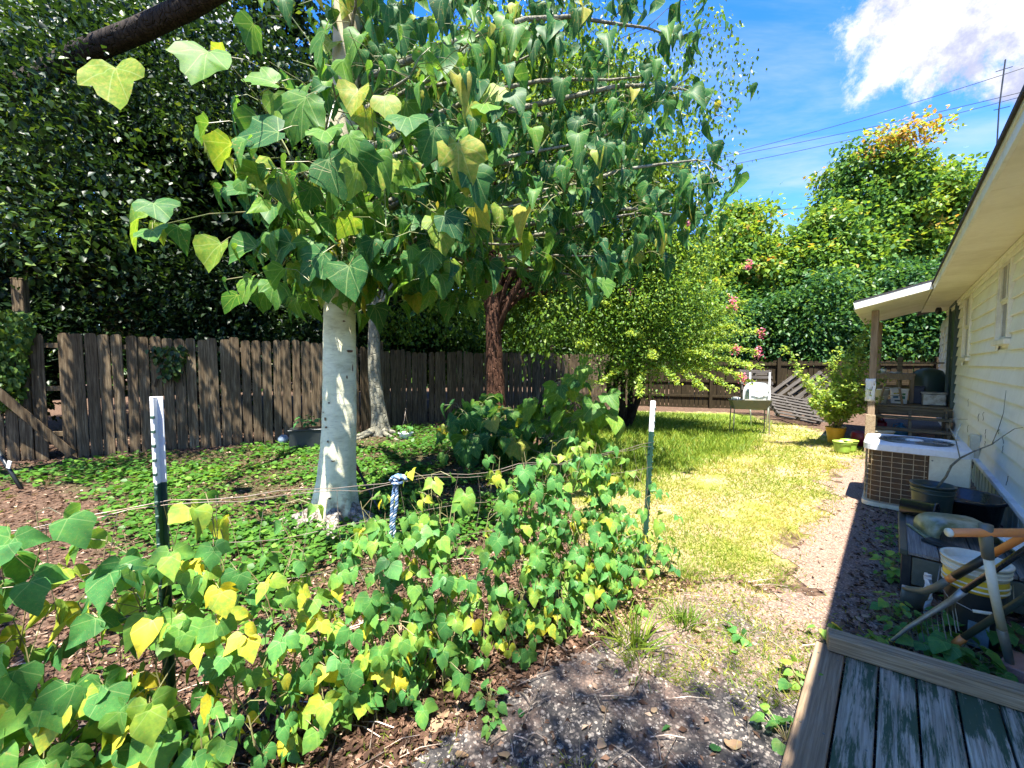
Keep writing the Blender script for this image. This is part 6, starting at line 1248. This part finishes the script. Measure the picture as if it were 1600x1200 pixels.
wbw = thing('white_basin', 'cream basin resting on the lowest porch step beside the post', 'basin', PH(10.25, -.12, .222), RZ); MB().lathe([(0, 0), (.11, 0), (.15, .06), (.175, .15), (.185, .15), (.185, .16), (.168, .16), (.14, .06), (.1, .015), (0, .015)], (0, 0, 0), 28).obj('body', M_IVORY, wbw, True)
M_BLUE = worn('blue_plastic', (.05, .25, .45), (.03, .12, .22), .45, 6)
ub = thing('blue_jug', 'blue plastic jug stored under the porch steps', 'jug', PH(11.3, .15, 0), RZ); MB().lathe([(0, 0), (.12, 0), (.125, .3), (.06, .38), (.03, .40), (.03, .44), (0, .44)], (0, 0, 0), 20).obj('body', M_BLUE, ub, True); MB().tube([(0, .03, .42), (0, .11, .40), (0, .12, .30)], .012, 8).obj('handle', M_BLUE, ub, True)
up_ = thing('clay_pot', 'terracotta pot stored under the porch beside the blue jug', 'pot', PH(11.35, .50, 0), RZ); MB().lathe([(0, 0), (.09, 0), (.12, .2), (.13, .2), (.13, .24), (.11, .24), (.09, .04), (0, .04)], (0, 0, 0), 24).obj('body', M_BRICK, up_, True)

# ------------------------------------------------------------------ left side of the yard
fl_ = (Vector((*FC, 0))-Vector((*FA, 0))).normalized(); nf = Vector((fl_.y, -fl_.x, 0))
def fenceP(px, off=.06, A=FA, B=FC): d = on_line(px, A, B); a = Vector((*A, 0)); e = Vector((*B, 0)); return a+(e-a)*d+nf*off
e0 = fenceP(112, .10); e1 = fenceP(-25, .35)
lpk = thing('leaning_plank', 'long dark plank leaning diagonally against the left fence beside the gap', 'plank', e0, 0)
MB().bar((0, 0, .05), Vector((e1.x, e1.y, 1.65))-e0, .035, .13).obj('board', M_PICKET, lpk)
p0 = G(34, 765); bp = thing('black_pole', 'thin black pole with a white tag at the left edge', 'pole', (p0.x, p0.y, 0)); p1 = at(-12, 690, p0.y+.1)-Vector((p0.x, p0.y, 0)); MB().tube([(0, 0, 0), p1], .022, 10).obj('shaft', M_BLACK, bp, True)
MB().box(Vector(p1)*.45+Vector((.05, -.03, .05)), (.05, .012, .10), .003, Matrix.Rotation(.3, 3, 'Y')).obj('tag', M_WHITE, bp)
pst = fenceP(22, -.28); sp_ = thing('stub_post', 'tall square wooden post rising above the fence at the left edge', 'post', pst, .3); MB().box((0, 0, 1.55), (.16, .14, 3.1), .01).obj('post_body', M_PICKET, sp_); MB().box((0, 0, 3.11), (.165, .145, .02), .004).obj('post_top', M_PICKET, sp_)
def ivy(label, px0, px1, z0, z1, n, seed, mat=L_DARK, dens=1):
    g_ = np.random.default_rng(seed); a = fenceP(px0, .0); c = fenceP(px1, .0); t = thing('climbing_ivy', label, 'ivy', (a.x, a.y, 0)); f = g_.random(n); z = z0+(z1-z0)*g_.beta(1.6, 1.2, n); ww = (z-z0)/(z1-z0); f = .5+(f-.5)*(.35+.65*ww)
    P = np.stack([(c.x-a.x)*f, (c.y-a.y)*f, z], 1)+np.array([nf.x, nf.y, 0])*g_.uniform(.03, .22, n)[:, None]; D = g_.normal(0, .5, (n, 3)); D[:, 2] -= 1; N = np.array([nf.x, nf.y, .5])+g_.normal(0, .35, (n, 3))
    link(big_mesh('leaves', P, D, N, g_.uniform(.07, .13, n), g_.uniform(.3, 1, n), four(.36, .2, .2), mat), 'leaves', t, kind='stuff'); r_ = random.Random(seed)
    for k in range(5):
        q = r_.random(); s = Vector(((c.x-a.x)*q, (c.y-a.y)*q, z0*.9))+nf*.03; MB().tube(wander(s, s+Vector((r_.uniform(-.2, .2), 0, z1-z0)), 6, .06, r_), .006, 5).obj('stem', B_DARK, t)
ivy('dark ivy cascading over the fence top at the left edge', -30, 68, .85, 2.55, 900, 5, L_MID); ivy('small sprig of ivy poking through the middle of the left fence', 236, 300, 1.35, 2.0, 150, 6, L_DARK)
bx_ = at(478, 700, z=0); pbx = thing('planter_box', 'black rectangular planter against the fence left of the pale trunk', 'planter', (bx_.x, bx_.y+.1, -.05), .35); MB().box((0, 0, .2), (.62, .34, .40), .012).obj('body', M_BLACK, pbx); MB().box((0, 0, .41), (.66, .38, .03), .008).obj('rim', M_BLACK, pbx)
weed('leafy plant growing in the black planter by the fence', Vector((bx_.x, bx_.y+.1, .36)), 30, .25, .10, 371, .22, .2, name='potted_plant', cat='plant')
bl_ = at(443, 694, z=0); ba = thing('garden_globe', 'small shiny blue grey globe on the ground beside the black planter', 'garden globe', (bl_.x, bl_.y, -.03)); MB().lathe([(.035, 0), (.05, .02), (.03, .035)]+[(.10*math.sin(R(a)), .13-.10*math.cos(R(a))) for a in range(20, 181, 16)], (0, 0, 0), 24).obj('ball', worn('blue_grey_glaze', (.25, .32, .40), (.05, .06, .08), .15, 7), ba, True)
pw = G(634, 684); bowl = bucket('hanging_planter', 'small pale hanging planter resting on the ground beside the grey trunk', (pw.x, pw.y, -.03), .11, .16, .15, [(0, 1, M_LEDGE, 'bowl')], 'planter', ribs=(.9,)); MB().tube([(.15, 0, .15), (.03, 0, .42), (0, 0, .62), (.02, 0, .66), (.0, 0, .69)], .004, 5).obj('hanger', M_WIRE, bowl, True); MB().tube([(-.15, 0, .15), (-.03, 0, .42), (0, 0, .62)], .004, 5).obj('hanger', M_WIRE, bowl, True)
weed('plant growing in the small pale hanging planter', Vector((pw.x, pw.y, .09)), 22, .2, .09, 372, .18, .35, name='potted_plant', cat='plant')
sv = G(600, 812); hs_ = thing('garden_tool', 'long black handle with a red end leaning behind the pale trunk', 'tool handle', (sv.x, sv.y, 0)); top_ = at(540, 696, sv.y+.45)-Vector((sv.x, sv.y, 0))
MB().tube([(0, 0, 0), Vector(top_)*.62], .014, 10).obj('shaft', M_BLACK, hs_, True); MB().tube([Vector(top_)*.62, top_], .018, 10).obj('red_end', M_REDP, hs_, True)

# ------------------------------------------------------------------ overhead lines and antenna
def line(label, p, q, sag, r=.016):
    a = at(*p); b = at(*q); t = thing('power_line', label, 'power line', a, 0, 'overhead lines'); a = Vector(a); pts = [a.lerp(b, i/24)+Vector((0, 0, -sag*4*(i/24)*(1-i/24)))-a for i in range(25)]; MB().tube(pts, r, 5).obj('wire', M_BLACK, t)
line('uppermost overhead line crossing the sky in front of the cloud', (1000, 272, 30), (1760, 52, 20), .5); line('middle overhead line, just below the uppermost one', (1000, 268, 30), (1760, 103, 20), .35); line('lower overhead line running close under the middle one', (1000, 282, 30), (1760, 106, 20), .45)
line('lowest overhead line ending behind the rear tree tops', (980, 340, 32), (1500, 298, 24), .3)
an = thing('antenna', 'thin dark antenna mast standing on the roof above the eave', 'antenna', at(1557, 240, 7.6)); m0 = Vector(an.location); MB().tube([(0, 0, -.35), at(1561, 170, 7.6)-m0, at(1571, 93, 7.6)-m0], .012, 6).obj('mast', M_BLACK, an)
MB().tube([at(1556, 112, 7.6)-m0, at(1582, 104, 7.6)-m0], .007, 5).obj('cross_rod', M_BLACK, an); MB().tube([at(1553, 172, 7.6)-m0, at(1578, 166, 7.6)-m0], .007, 5).obj('cross_rod', M_BLACK, an)
